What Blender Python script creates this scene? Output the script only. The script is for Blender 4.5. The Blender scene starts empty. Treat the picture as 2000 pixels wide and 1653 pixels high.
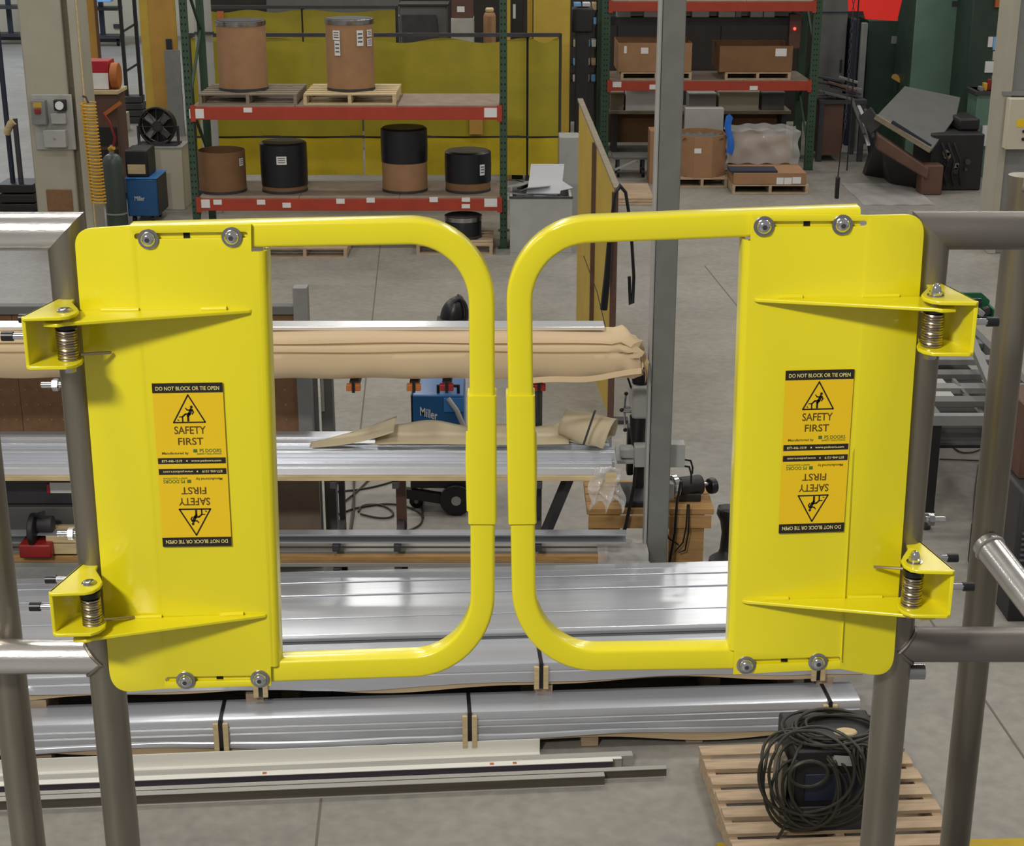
import bpy, bmesh, math, random
from mathutils import Vector, Matrix
from math import sin, cos, pi, radians, atan2, sqrt
random.seed(7)
SC = bpy.context.scene
COL = SC.collection

# ------------------------------------------------------------------ camera
FPX, TH, CAMZ = 3100.0, radians(19.06), 4.28
cam_data = bpy.data.cameras.new('camera')
cam = bpy.data.objects.new('camera', cam_data)
COL.objects.link(cam)
cam.location = (0, 0, CAMZ)
cam.rotation_euler = (pi/2 - TH, 0, 0)
cam_data.sensor_fit = 'HORIZONTAL'
cam_data.sensor_width = 36.0
cam_data.lens = 36.0*FPX/2000.0
cam_data.clip_end = 200
SC.camera = cam

# ------------------------------------------------------------------ world, lamps, exposure
W = bpy.data.worlds.new('world'); SC.world = W
W.use_nodes = True
W.node_tree.nodes['Background'].inputs[0].default_value = (1.0, 0.97, 0.92, 1)
W.node_tree.nodes['Background'].inputs[1].default_value = 0.27
SC.view_settings.view_transform = 'Standard'
SC.view_settings.look = 'None'
SC.view_settings.exposure = 0.0
SC.view_settings.gamma = 1.0
SC.view_settings.use_curve_mapping = False

def area_lamp(name, loc, sx, sy, power, col=(1.0, 0.96, 0.88), target=None):
    l = bpy.data.lights.new(name, 'AREA'); l.shape = 'RECTANGLE'
    l.size = sx; l.size_y = sy; l.energy = power; l.color = col
    o = bpy.data.objects.new(name, l); COL.objects.link(o); o.location = loc
    if target is not None:
        d = Vector(target) - Vector(loc)
        o.rotation_euler = d.to_track_quat('-Z', 'Y').to_euler()
    return o
# the high-bay fixtures of the hall (rows under the roof) and the lamp over the mezzanine
area_lamp('mezzanine_lamp', (-3.3, -3.2, 8.6), 1.4, 0.6, 545, target=(-0.1, 1.9, 3.5))
for yy in (5.0, 11.5, 18.0, 25.0, 33.0):
    for xx in (-8.9, -2.6, 3.7, 10.0):
        area_lamp('high_bay_lamp', (xx, yy, 8.6), 1.5, 0.6, 112)
area_lamp('skylight', (-14.0, 37.0, 8.8), 4.0, 4.0, 900, col=(0.72, 0.84, 1.0))

# ------------------------------------------------------------------ projection helpers (pixel of the photograph -> point of the hall)
SN, CS = sin(TH), cos(TH)
def ray(px, py):
    v = (py - 826.5)/FPX
    return Vector(((px - 1000.0)/FPX, CS - v*SN, -SN - v*CS))
def P(px, py, Y):
    d = ray(px, py); return Vector((0, 0, CAMZ)) + d*(Y/d.y)
def Z(px, py, z=0.0):
    d = ray(px, py); return Vector((0, 0, CAMZ)) + d*((z - CAMZ)/d.z)

# ------------------------------------------------------------------ materials
def srgb(h):
    h = h.lstrip('#'); r = []
    for i in (0, 2, 4):
        c = int(h[i:i+2], 16)/255.0
        r.append(c/12.92 if c <= 0.04045 else ((c + 0.055)/1.055)**2.4)
    return (r[0], r[1], r[2], 1)
MATS = {}
def M(name, hexcol, rough=0.6, metal=0.0, var=0.10, scale=6.0, bump=0.0, bscale=60.0, coat=0.0, spec=0.5, stretch=None, alpha=1.0, emit=0.0, trans=0.0):
    m = bpy.data.materials.new(name); m.use_nodes = True
    nt = m.node_tree; b = nt.nodes['Principled BSDF']
    col = srgb(hexcol) if isinstance(hexcol, str) else hexcol
    b.inputs['Roughness'].default_value = rough
    b.inputs['Metallic'].default_value = metal
    b.inputs['Specular IOR Level'].default_value = spec
    b.inputs['Coat Weight'].default_value = coat
    b.inputs['Coat Roughness'].default_value = 0.12
    b.inputs['Alpha'].default_value = alpha
    b.inputs['Transmission Weight'].default_value = trans
    tc = nt.nodes.new('ShaderNodeTexCoord'); mp = nt.nodes.new('ShaderNodeMapping')
    nt.links.new(tc.outputs['Object'], mp.inputs[0])
    if stretch: mp.inputs['Scale'].default_value = stretch
    n = nt.nodes.new('ShaderNodeTexNoise'); n.inputs['Scale'].default_value = scale; n.inputs['Detail'].default_value = 5
    nt.links.new(mp.outputs[0], n.inputs['Vector'])
    cr = nt.nodes.new('ShaderNodeValToRGB')
    cr.color_ramp.elements[0].position = 0.3; cr.color_ramp.elements[1].position = 0.7
    lo = 1 - var; hi = 1 + var*0.6
    cr.color_ramp.elements[0].color = (col[0]*lo, col[1]*lo, col[2]*lo, 1)
    cr.color_ramp.elements[1].color = (min(1, col[0]*hi), min(1, col[1]*hi), min(1, col[2]*hi), 1)
    nt.links.new(n.outputs[0], cr.inputs[0]); nt.links.new(cr.outputs[0], b.inputs['Base Color'])
    if emit:
        b.inputs['Emission Color'].default_value = col; b.inputs['Emission Strength'].default_value = emit
    if bump:
        n2 = nt.nodes.new('ShaderNodeTexNoise'); n2.inputs['Scale'].default_value = bscale; n2.inputs['Detail'].default_value = 4
        nt.links.new(mp.outputs[0], n2.inputs['Vector'])
        bp = nt.nodes.new('ShaderNodeBump'); bp.inputs['Strength'].default_value = bump; bp.inputs['Distance'].default_value = 0.01
        nt.links.new(n2.outputs[0], bp.inputs['Height']); nt.links.new(bp.outputs[0], b.inputs['Normal'])
    MATS[name] = m
    return m
M('yellow_enamel', (0.765, 0.672, 0.010, 1), 0.30, var=0.02, bump=0.02, bscale=240, coat=0.5)
M('yellow_label', (0.80, 0.53, 0.006, 1), 0.5, var=0.03)
M('label_black', '#1c160f', 0.6, var=0.05)
M('label_print', '#5a4408', 0.7, var=0.05)
M('label_green', '#4c6a1c', 0.7, var=0.05)
M('label_white', '#dccf86', 0.7, var=0.02)
M('zinc', '#b4b4b8', 0.22, 1.0, var=0.1, scale=30)
M('chrome', '#d8d8da', 0.12, 1.0, var=0.02)
M('spring_steel', '#b3a798', 0.3, 1.0, var=0.1)
M('black_rubber', '#15151a', 0.35, var=0.1)
M('black_hole', '#0b0a08', 0.9, var=0.0)
M('steel_pipe', '#8d867b', 0.34, 0.8, var=0.18, scale=5, bump=0.06, bscale=90, stretch=(6, 6, 1))
M('lit_pipe', '#d0cdca', 0.25, 0.85, var=0.1, scale=5, bump=0.05, bscale=90, stretch=(1, 6, 6))  # same pipe lightened: the bright light on these rails is put into the colour
M('shaded_pipe', '#7d7773', 0.4, 0.75, var=0.15, scale=5, bump=0.05, bscale=90, stretch=(1, 6, 6))  # same pipe darkened: the weaker light on the right rails is in the colour
M('aluminum', '#d2d6de', 0.25, 0.55, var=0.08, scale=2.5, stretch=(0.3, 9, 9))
M('aluminum_dull', '#a9acb2', 0.45, 0.5, var=0.12, scale=2.5, stretch=(0.3, 9, 9))
M('aluminum_bright', '#eef0f4', 0.22, 0.7, var=0.04, stretch=(0.3, 9, 9))
M('film_silver', '#c3c6ce', 0.30, 0.45, var=0.14, scale=1.5, stretch=(0.25, 6, 6), bump=0.10, bscale=7)
M('white_bar', '#e6e4dc', 0.4, var=0.06, stretch=(0.2, 6, 6))
M('grey_bar', '#b0aea6', 0.45, 0.3, var=0.1, stretch=(0.2, 6, 6))
M('wood_pallet', '#b29b80', 0.8, var=0.25, scale=5, stretch=(1, 8, 8), bump=0.1, bscale=40)
M('wood_pale', '#c9b48a', 0.8, var=0.2, scale=5, stretch=(1, 8, 8), bump=0.1, bscale=40)
M('wood_orange', '#ad8654', 0.75, var=0.25, scale=5, stretch=(1, 8, 8), bump=0.1, bscale=40)
M('column_grey', '#6e6f6a', 0.5, var=0.1, scale=9)
M('wood_grey', '#857a69', 0.85, var=0.2, scale=5, stretch=(1, 8, 8))
M('kraft', '#c9b18e', 0.8, var=0.07, scale=3, stretch=(0.4, 3, 3), bump=0.08, bscale=9)
M('kraft_light', '#c2b496', 0.8, var=0.08, scale=3)
M('cardboard', '#9a7554', 0.85, var=0.10, scale=7)
M('cardboard_dark', '#7d5c3e', 0.85, var=0.12, scale=5)
M('black_wrap', '#14161d', 0.4, var=0.2, scale=6, bump=0.15, bscale=18)
M('paper', '#dcdcdc', 0.7, var=0.05)
M('ink', '#55585c', 0.8, var=0.05)
M('rack_red', '#a33821', 0.5, var=0.1)
M('rack_green', '#2f4a37', 0.55, var=0.15)
M('plywood', '#8d7c6c', 0.8, var=0.15)
M('curtain', (0.33, 0.27, 0.012, 1), 0.5, var=0.12, scale=3, trans=0.0)
M('curtain_bright', (0.50, 0.38, 0.010, 1), 0.5, var=0.15, scale=3)
M('dark_steel', '#37353a', 0.55, var=0.2)
M('black_iron', '#1b1a1c', 0.5, var=0.2)
M('grey_paint', '#7d7d7c', 0.5, var=0.1, scale=9)
M('grey_light', '#a3a3a0', 0.5, var=0.08)
M('grey_mid', '#5f605e', 0.55, var=0.1)
M('concrete_paint', '#a7a294', 0.8, var=0.06, scale=4)
M('wall_cream', '#bfb9a6', 0.85, var=0.05, scale=1)
M('tan_panel', '#b48a3e', 0.7, var=0.1, scale=3)
M('yellow_panel', (0.50, 0.34, 0.045, 1), 0.6, var=0.1, scale=3)
M('machine_blue', '#1f5a93', 0.4, var=0.1, coat=0.2)
M('blue_bright', '#3f7fc4', 0.35, var=0.1)
M('machine_red', '#8e1f1f', 0.45, var=0.15)
M('red_bin', '#b01f2e', 0.4, var=0.08)
M('brown_board', '#7d5d41', 0.8, var=0.15, scale=20)
M('brown_steel', '#5c4034', 0.6, var=0.15)
M('orange_paint', '#b5672d', 0.5, var=0.15)
M('machine_green', '#5f7c6d', 0.5, var=0.10, scale=3)
M('machine_green_dark', '#2a3d33', 0.55, var=0.2, scale=3)
M('bin_green', '#115a3a', 0.45, var=0.1)
M('flag_red', '#f22a20', 0.6, var=0.04, emit=0.0)
M('brass_hose', '#c79a24', 0.4, var=0.1)
M('cyl_grey', '#4b5551', 0.4, var=0.1)
M('cable', '#2e2d24', 0.45, var=0.2)
M('bar_web_shade', '#58525c', 0.45, 0.3, var=0.15, stretch=(0.2, 6, 6))  # dark tone stands for the shade inside the white channels
M('bar_web_shade_brown', '#5e574c', 0.5, 0.3, var=0.2, stretch=(0.2, 6, 6))  # brownish dark tone, shade inside the grey channels put into the colour
M('joint_grey', '#6a645b', 0.9, var=0.05)
M('dark_board', '#2f2a27', 0.85, var=0.25, scale=2)
M('navy', '#20283a', 0.5, var=0.15)
M('line_yellow', '#b59a24', 0.7, var=0.15)
M('blue_glow', '#7fb4e8', 0.4, var=0.05)
M('red_lamp', '#ff3030', 0.4, emit=6.0)
M('plastic_blue', '#2d6fd0', 0.25, var=0.1)

def film_material():
    m = bpy.data.materials.new('clear_film'); m.use_nodes = True
    nt = m.node_tree; out = nt.nodes['Material Output']; b = nt.nodes['Principled BSDF']
    b.inputs['Base Color'].default_value = (0.78, 0.77, 0.76, 1); b.inputs['Roughness'].default_value = 0.15
    tr = nt.nodes.new('ShaderNodeBsdfTransparent'); mx = nt.nodes.new('ShaderNodeMixShader'); mx.inputs[0].default_value = 0.40
    nt.links.new(tr.outputs[0], mx.inputs[1]); nt.links.new(b.outputs[0], mx.inputs[2]); nt.links.new(mx.outputs[0], out.inputs[0])
    MATS['clear_film'] = m
film_material()

def floor_material():
    m = bpy.data.materials.new('concrete_floor'); m.use_nodes = True
    nt = m.node_tree; b = nt.nodes['Principled BSDF']
    tc = nt.nodes.new('ShaderNodeTexCoord')
    n1 = nt.nodes.new('ShaderNodeTexNoise'); n1.inputs['Scale'].default_value = 0.9; n1.inputs['Detail'].default_value = 8; n1.inputs['Roughness'].default_value = 0.65
    mp = nt.nodes.new('ShaderNodeMapping'); mp.inputs['Scale'].default_value = (0.8, 1.1, 1)
    nt.links.new(tc.outputs['Object'], mp.inputs[0]); nt.links.new(mp.outputs[0], n1.inputs['Vector'])
    cr = nt.nodes.new('ShaderNodeValToRGB')
    cr.color_ramp.elements[0].position = 0.3; cr.color_ramp.elements[1].position = 0.72
    cr.color_ramp.elements[0].color = (0.225, 0.212, 0.188, 1); cr.color_ramp.elements[1].color = (0.315, 0.298, 0.268, 1)
    nt.links.new(n1.outputs[0], cr.inputs[0])
    n2 = nt.nodes.new('ShaderNodeTexNoise'); n2.inputs['Scale'].default_value = 14; n2.inputs['Detail'].default_value = 6
    nt.links.new(tc.outputs['Object'], n2.inputs['Vector'])
    mx = nt.nodes.new('ShaderNodeMix'); mx.data_type = 'RGBA'; mx.blend_type = 'OVERLAY'; mx.inputs[0].default_value = 0.28
    nt.links.new(cr.outputs[0], mx.inputs[6]); nt.links.new(n2.outputs[0], mx.inputs[7])
    nt.links.new(mx.outputs[2], b.inputs['Base Color'])
    b.inputs['Roughness'].default_value = 0.5
    b.inputs['Specular IOR Level'].default_value = 0.35
    MATS['concrete_floor'] = m
floor_material()

# ------------------------------------------------------------------ mesh builder
class MB:
    def __init__(s): s.v = []; s.f = []
    def add(s, vs, fs):
        o = len(s.v); s.v += [Vector(p) for p in vs]; s.f += [tuple(i + o for i in f) for f in fs]; return s
    def box(s, x0, x1, y0, y1, z0, z1):
        return s.add([(x0,y0,z0),(x1,y0,z0),(x1,y1,z0),(x0,y1,z0),(x0,y0,z1),(x1,y0,z1),(x1,y1,z1),(x0,y1,z1)],
                     [(0,3,2,1),(4,5,6,7),(0,1,5,4),(1,2,6,5),(2,3,7,6),(3,0,4,7)])
    def obox(s, c, sx, sy, sz, rz=0.0, R=None):
        R = R or Matrix.Rotation(rz, 3, 'Z'); c = Vector(c); vs = []
        for z in (-sz/2, sz/2):
            for (x, y) in ((-sx/2,-sy/2),(sx/2,-sy/2),(sx/2,sy/2),(-sx/2,sy/2)):
                vs.append(c + R @ Vector((x, y, z)))
        return s.add(vs, [(0,3,2,1),(4,5,6,7),(0,1,5,4),(1,2,6,5),(2,3,7,6),(3,0,4,7)])
    def bar(s, p, q, w, h, up=(0,0,1)):
        p = Vector(p); q = Vector(q); t = (q-p).normalized(); u = Vector(up)
        if abs(t.dot(u)) > 0.99: u = Vector((0,1,0))
        a = t.cross(u).normalized(); b = a.cross(t).normalized()
        vs = [c + a*i*w/2 + b*j*h/2 for c in (p, q) for (i, j) in ((-1,-1),(1,-1),(1,1),(-1,1))]
        return s.add(vs, [(3,2,1,0),(4,5,6,7),(0,1,5,4),(1,2,6,5),(2,3,7,6),(3,0,4,7)])
    def tube(s, pts, r, n=10, closed=False, caps=True):
        pts = [Vector(p) for p in pts]; k = len(pts)
        rr = r if isinstance(r, (list, tuple)) else [r]*k
        seg = [(pts[(i+1) % k]-pts[i]).normalized() for i in range(k if closed else k-1)]
        t = seg[0]; u = Vector((0,0,1)) if abs(t.z) < 0.9 else Vector((0,1,0))
        a = t.cross(u).normalized(); rings = []
        for i in range(k):
            if closed: tp, tn = seg[i-1], seg[i]
            else: tp = seg[max(0, i-1)]; tn = seg[min(k-2, i)]
            tb = tp + tn
            tb = tb.normalized() if tb.length > 1e-6 else tp
            if i == 0: a = (a - tp*a.dot(tp)).normalized()
            b = tp.cross(a)
            ring = []
            for j in range(n):
                an = 2*pi*j/n; o = (a*cos(an) + b*sin(an))*rr[i]
                d = tp.dot(tb)
                if abs(d) > 0.2: o = o - tp*(o.dot(tb)/d)
                ring.append(pts[i] + o)
            rings.append(ring)
            q = tp.rotation_difference(tn); a = q @ a
        base = len(s.v)
        for rg in rings: s.v += rg
        m = k if closed else k-1
        for i in range(m):
            for j in range(n):
                i2 = (i+1) % k
                s.f.append((base+i*n+j, base+i*n+(j+1) % n, base+i2*n+(j+1) % n, base+i2*n+j))
        if caps and not closed:
            s.f.append(tuple(base+j for j in reversed(range(n)))); s.f.append(tuple(base+(k-1)*n+j for j in range(n)))
        return s
    def cyl(s, p, q, r, r2=None, n=16): return s.tube([p, q], [r, r if r2 is None else r2], n)
    def lathe(s, prof, c=(0,0,0), n=24, R=None):
        c = Vector(c); base = len(s.v); k = len(prof)
        for (r, z) in prof:
            for j in range(n):
                p = Vector((r*cos(2*pi*j/n), r*sin(2*pi*j/n), z))
                s.v.append(c + (R @ p if R else p))
        for i in range(k-1):
            for j in range(n):
                s.f.append((base+i*n+j, base+i*n+(j+1) % n, base+(i+1)*n+(j+1) % n, base+(i+1)*n+j))
        s.f.append(tuple(base+j for j in reversed(range(n)))); s.f.append(tuple(base+(k-1)*n+j for j in range(n)))
        return s
    def prism(s, poly, off):
        poly = [Vector(p) for p in poly]; off = Vector(off); n = len(poly)
        return s.add(poly + [p+off for p in poly], [tuple(range(n)), tuple(reversed(range(n, 2*n)))] + [(i+n, (i+1) % n + n, (i+1) % n, i) for i in range(n)])
    def grid(s, fn, nu, nv):
        base = len(s.v)
        for i in range(nu+1):
            for j in range(nv+1): s.v.append(Vector(fn(i/nu, j/nv)))
        for i in range(nu):
            for j in range(nv):
                a = base+i*(nv+1)+j; s.f.append((a, a+nv+1, a+nv+2, a+1))
        return s
    def sweep(s, pts, prof, N):
        # mitred sweep of a closed profile (a across the path, b along the constant normal N)
        pts = [Vector(p) for p in pts]; N = Vector(N).normalized(); k = len(pts); n = len(prof); base = len(s.v)
        seg = [(pts[i+1]-pts[i]).normalized() for i in range(k-1)]
        for i in range(k):
            tp = seg[max(0, i-1)]; tn = seg[min(k-2, i)]; tb = (tp+tn).normalized()
            side = N.cross(tb).normalized(); sc = 1.0/max(0.3, tb.dot(tp))
            for (a, b) in prof: s.v.append(pts[i] + side*a*sc + N*b)
        for i in range(k-1):
            for j in range(n):
                s.f.append((base+i*n+j, base+(i+1)*n+j, base+(i+1)*n+(j+1) % n, base+i*n+(j+1) % n))
        s.f.append(tuple(base+j for j in range(n))); s.f.append(tuple(base+(k-1)*n+j for j in reversed(range(n))))
        return s
    def sphere(s, c, r, n=12, sc=(1,1,1)):
        m = n//2; prof = [(max(1e-4, r*sin(pi*i/m)), -r*cos(pi*i/m)) for i in range(m+1)]
        R = Matrix.Diagonal(Vector(sc)); return s.lathe(prof, c, n, R)

WM = {}   # matrices of the things, by name
def mesh_of(mb, name, inv=None, sharp=38):
    me = bpy.data.meshes.new(name)
    vs = [inv @ v for v in mb.v] if inv is not None else mb.v
    me.from_pydata([tuple(v) for v in vs], [], mb.f)
    bm = bmesh.new(); bm.from_mesh(me)
    bmesh.ops.recalc_face_normals(bm, faces=bm.faces); bm.to_mesh(me); bm.free()
    me.polygons.foreach_set('use_smooth', [True]*len(me.polygons))
    me.set_sharp_from_angle(angle=radians(sharp))
    return me
def tag(o, label, cat, group=None, kind=None):
    if label: o['label'] = label
    if cat: o['category'] = cat
    if group: o['group'] = group
    if kind: o['kind'] = kind
    return o
def thing(name, label, cat, loc=(0,0,0), rz=0.0, group=None):
    o = bpy.data.objects.new(name, None); COL.objects.link(o); o.empty_display_size = 0.1
    o.location = loc; o.rotation_euler = (0, 0, rz)
    WM[o.name] = Matrix.Translation(Vector(loc)) @ Matrix.Rotation(rz, 4, 'Z')
    return tag(o, label, cat, group)
def part(name, mb, mat, parent, world=True, bevel=0.0, label=None, kind=None, sharp=38):
    """link one mesh as a part; world=True: the builder is in hall coordinates, else in the thing's own"""
    inv = None
    root = parent
    while root is not None and root.parent is not None: root = root.parent
    if world and root is not None: inv = WM[root.name].inverted()
    me = mb if isinstance(mb, bpy.types.Mesh) else mesh_of(mb, name, inv, sharp)
    if not me.materials: me.materials.append(MATS[mat])
    o = bpy.data.objects.new(name, me); COL.objects.link(o)
    if parent is not None: o.parent = parent
    if bevel:
        b = o.modifiers.new('bevel', 'BEVEL'); b.width = bevel; b.segments = 2; b.limit_method = 'ANGLE'; b.angle_limit = radians(40)
    if label: o['label'] = label
    if kind: o['kind'] = kind
    return o
def solo(name, mb, mat, label, cat, group=None, bevel=0.0, kind=None, sharp=38):
    """a thing that is one mesh: origin moved to the middle of its base"""
    xs = [v.x for v in mb.v]; ys = [v.y for v in mb.v]; zs = [v.z for v in mb.v]
    loc = Vector(((min(xs)+max(xs))/2, (min(ys)+max(ys))/2, min(zs)))
    me = mesh_of(mb, name, Matrix.Translation(-loc), sharp)
    me.materials.append(MATS[mat])
    o = bpy.data.objects.new(name, me); COL.objects.link(o); o.location = loc
    if bevel:
        b = o.modifiers.new('bevel', 'BEVEL'); b.width = bevel; b.segments = 2; b.limit_method = 'ANGLE'; b.angle_limit = radians(40)
    return tag(o, label, cat, group, kind)
def structure(name, mb, mat, label=None):
    return solo(name, mb, mat, label, None, kind='structure')
def piece(name, mesh, parent, loc, rot=None):
    """one more object on a shared mesh, placed in its thing's own space"""
    o = bpy.data.objects.new(name, mesh); COL.objects.link(o); o.parent = parent; o.location = loc
    if rot: o.rotation_euler = rot
    return o
def rbox(name, w, d, h, mat):
    me = mesh_of(MB().box(-w/2, w/2, -d/2, d/2, -h/2, h/2), name); me.materials.append(MATS[mat]); return me

def text_geo(body):
    cu = bpy.data.curves.new('text', 'FONT'); cu.body = body; cu.size = 1; cu.resolution_u = 3; cu.offset = 0.014
    o = bpy.data.objects.new('text', cu); COL.objects.link(o)
    dg = bpy.context.evaluated_depsgraph_get(); dg.update()
    me = bpy.data.meshes.new_from_object(o.evaluated_get(dg))
    vs = [v.co.copy() for v in me.vertices]; fs = [tuple(p.vertices) for p in me.polygons]
    bpy.data.objects.remove(o); bpy.data.curves.remove(cu); bpy.data.meshes.remove(me)
    x0 = min(v.x for v in vs); x1 = max(v.x for v in vs); y0 = min(v.y for v in vs); y1 = max(v.y for v in vs)
    return [((v.x-x0)/(x1-x0), (v.y-y0)/(y1-y0)) for v in vs], fs
TXT = {}
def text_on(mb, body, fn, box):
    """put lettering on the surface fn(u, v) inside box = (u0, v0, u1, v1); v grows downwards"""
    if body not in TXT: TXT[body] = text_geo(body)
    vs, fs = TXT[body]; u0, v0, u1, v1 = box
    mb.add([fn(u0 + (u1-u0)*x, v1 + (v0-v1)*y) for (x, y) in vs], fs)

# ================================================================== THE HALL
structure('floor', MB().box(-30, 30, -6, 50, -0.2, 0.0), 'concrete_floor')
structure('wall_back', MB().box(-30, 30, 45.7, 46.0, 0, 10), 'wall_cream')
# saw-cut joints of the slab: thin inlaid strips
def joint(x0, y0, x1, y1, e0=0.35, e1=0.25):
    a = Z(x0, y0); b = Z(x1, y1); d = (b-a); a2 = a - d*e0; b2 = b + d*e1
    return MB().bar((a2.x, a2.y, -0.0015), (b2.x, b2.y, -0.0015), 0.012, 0.007)
structure('trim_1', joint(625, 1580, 735, 550), 'joint_grey')
structure('trim_2', joint(2000, 1480, 1925, 1370, 1.5, 5.0), 'joint_grey')
structure('trim_3', joint(1434, 591, 1401, 550, 1.2, 0.8), 'joint_grey')
a = Z(1400, 1650.5); b = Z(2080, 1641)
structure('trim_4', MB().bar((a.x, a.y-0.03, 0.0), (b.x, b.y-0.03, 0.0), 0.09, 0.004), 'line_yellow')
# mezzanine deck on which the railing stands (below the frame)
structure('mezzanine_floor', MB().box(-4, 4, -3.0, 2.08, 2.62, 2.80), 'grey_paint')
DECK = 2.80

# ------------------------------------------------------------------ railings
YG, YP, RP = 1.92, 1.96, 0.0242
XL, XR = P(217, 1400, YP).x, P(1735, 1400, YP).x
zl = P(60, 452, YP).z; zr = P(1940, 450, YP).z
zl2 = P(80, 1283, YP).z; zr2 = P(1900, 1259, YP).z
def mitred(xp, xfar, ztop):
    # post and top rail meeting in a 45 degree mitre, each a tube of its own
    sg = 1 if xfar > xp else -1
    n = 32; post = MB(); rail = MB()
    for mb, horiz in ((post, False), (rail, True)):
        for i in range(n):
            an = 2*pi*i/n; a, b = RP*cos(an), RP*sin(an)
            if horiz:
                mb.v.append(Vector((xp + sg*(-b), YP+a, ztop + b)))
                mb.v.append(Vector((xfar, YP+a, ztop + b)))
            else:
                mb.v.append(Vector((xp + b, YP+a, ztop - sg*b)))
                mb.v.append(Vector((xp + b, YP+a, DECK)))
        for i in range(n):
            j = (i+1) % n; mb.f.append((2*i, 2*j, 2*j+1, 2*i+1))
        mb.f.append(tuple(2*i for i in range(n))); mb.f.append(tuple(2*i+1 for i in range(n)))
    return post, rail
def cope_weld(xp, z, sg):
    # bead along the joint of two pipes of the same size
    pts = []
    for i in range(40):
        an = 2*pi*i/40; k = RP + 0.0012 + 0.0005*random.uniform(-1, 1)
        pts.append((xp + sg*(k*abs(sin(an)) + 0.0005), YP + k*cos(an), z + k*sin(an)))
    return MB().tube(pts, 0.0024, 6, closed=True)
tl = thing('railing', 'steel pipe railing left of the double gate, with upper rail coloured brighter as if lit', 'railing', (XL, YP, DECK))
post, rail = mitred(XL, XL-1.1, zl)
part('post', post, 'steel_pipe', tl); part('top_rail', rail, 'lit_pipe', tl)
part('mid_rail', MB().cyl((XL-1.1, YP, zl2), (XL, YP, zl2), RP, n=28), 'lit_pipe', tl)
part('weld_bead', cope_weld(XL, zl2, -1), 'steel_pipe', tl)
x2 = P(28, 1400, YP+0.052).x
part('post', MB().cyl((x2, YP+0.05, zl-0.01), (x2, YP+0.05, DECK), RP, n=28), 'steel_pipe', tl)
tr = thing('railing', 'steel pipe railing right of the double gate, rails coloured darker as shaded', 'railing', (XR, YP, DECK))
post, rail = mitred(XR, XR+1.1, zr)
part('post', post, 'steel_pipe', tr); part('top_rail', rail, 'shaded_pipe', tr)
part('mid_rail', MB().cyl((XR+1.1, YP, zr2), (XR, YP, zr2), RP, n=28), 'shaded_pipe', tr)
part('weld_bead', cope_weld(XR, zr2, 1), 'shaded_pipe', tr)
c_ = P(1782, 1312, YP)
part('plug', MB().cyl((c_.x-0.01, YP, c_.z), (c_.x+0.016, YP, c_.z), 0.011, n=14), 'zinc', tr)
# the stair railing beyond the right post
YS = 2.30
xs = P(1944, 900, YS).x
ts = thing('stair_railing', 'second steel pipe railing with a bright sloping brace behind the right railing', 'railing', (xs, YS, 2.38))
ztop_s = P(1990, 338, YS).z
pz = P(1996, 342, YS)
part('post', MB().cyl((xs, YS, pz.z), (xs, YS, 2.38), RP, n=28), 'steel_pipe', ts)
part('handrail', MB().tube([(xs-0.004, YS-0.012, pz.z), (xs+0.30, YS-0.14, pz.z-0.03), (xs+1.3, YS-0.55, pz.z-0.13)], 0.0235, 24), 'lit_pipe', ts)
pb = P(1926, 1062, YS-0.02); pe = P(2110, 1300, 2.05); pe = pb + (pe-pb)*((pb.z-DECK-0.01)/(pb.z-pe.z))
part('brace', MB().tube([pb, pe], 0.0225, 28), 'lit_pipe', ts)
dirb = (pe-pb).normalized(); ua = dirb.cross(Vector((0,0,1))).normalized(); ub_ = dirb.cross(ua)
part('weld_bead', MB().tube([pb + dirb*0.012 + ua*0.0225*cos(2*pi*k/24) + ub_*(0.0225+0.001*random.random())*sin(2*pi*k/24) for k in range(24)], 0.003, 6, closed=True), 'lit_pipe', ts)
part('bracket', MB().box(xs-0.03, xs+0.03, 2.08, YS, 2.40, 2.46), 'grey_paint', ts)

# ------------------------------------------------------------------ swing gates
def corner(pts, i, r, n=8):
    """rounded corner of a pixel polygon"""
    p0, p, p1 = Vector(pts[i-1]), Vector(pts[i]), Vector(pts[(i+1) % len(pts)])
    a = (p0-p).normalized(); b = (p1-p).normalized()
    out = []
    for k in range(n+1):
        s = k/n
        q = (1-s)**2*(p+a*r) + 2*s*(1-s)*p + s*s*(p+b*r)
        out.append((q.x, q.y))
    return out
def gpt(px, py, off=0.0):
    q = P(px, py, YG); return Vector((q.x, YG - off, q.z))
def fill_region(loops):
    """flat face with holes from pixel loops in the gate plane"""
    bm = bmesh.new(); edges = []
    for lp in loops:
        vs = [bm.verts.new(gpt(*p)) for p in lp]
        edges += [bm.edges.new((vs[i], vs[(i+1) % len(vs)])) for i in range(len(vs))]
    bmesh.ops.triangle_fill(bm, use_beauty=True, use_dissolve=False, edges=edges, normal=(0, -1, 0))
    return bm
def slot(x0, y0, x1, y1, h):
    # long slot with round ends, between two centre points
    d = Vector((x1-x0, y1-y0)).normalized(); n = Vector((-d.y, d.x)); out = []
    for k in range(7):
        an = -pi/2 + pi*k/6; q = Vector((x1, y1)) + d*cos(an)*h + n*sin(an)*h; out.append((q.x, q.y))
    for k in range(7):
        an = pi/2 + pi*k/6; q = Vector((x0, y0)) + d*cos(an)*h + n*sin(an)*h; out.append((q.x, q.y))
    return out
def sq_profile(h, r=0.0045):
    out = []
    for (sx, sy) in ((1,1),(-1,1),(-1,-1),(1,-1)):
        for k in range(4):
            an = {(1,1):0,(-1,1):pi/2,(-1,-1):pi,(1,-1):3*pi/2}[(sx,sy)] + pi/2*k/3
            out.append((sx*(h-r) + r*cos(an), sy*(h-r) + r*sin(an)))
    return out
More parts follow.
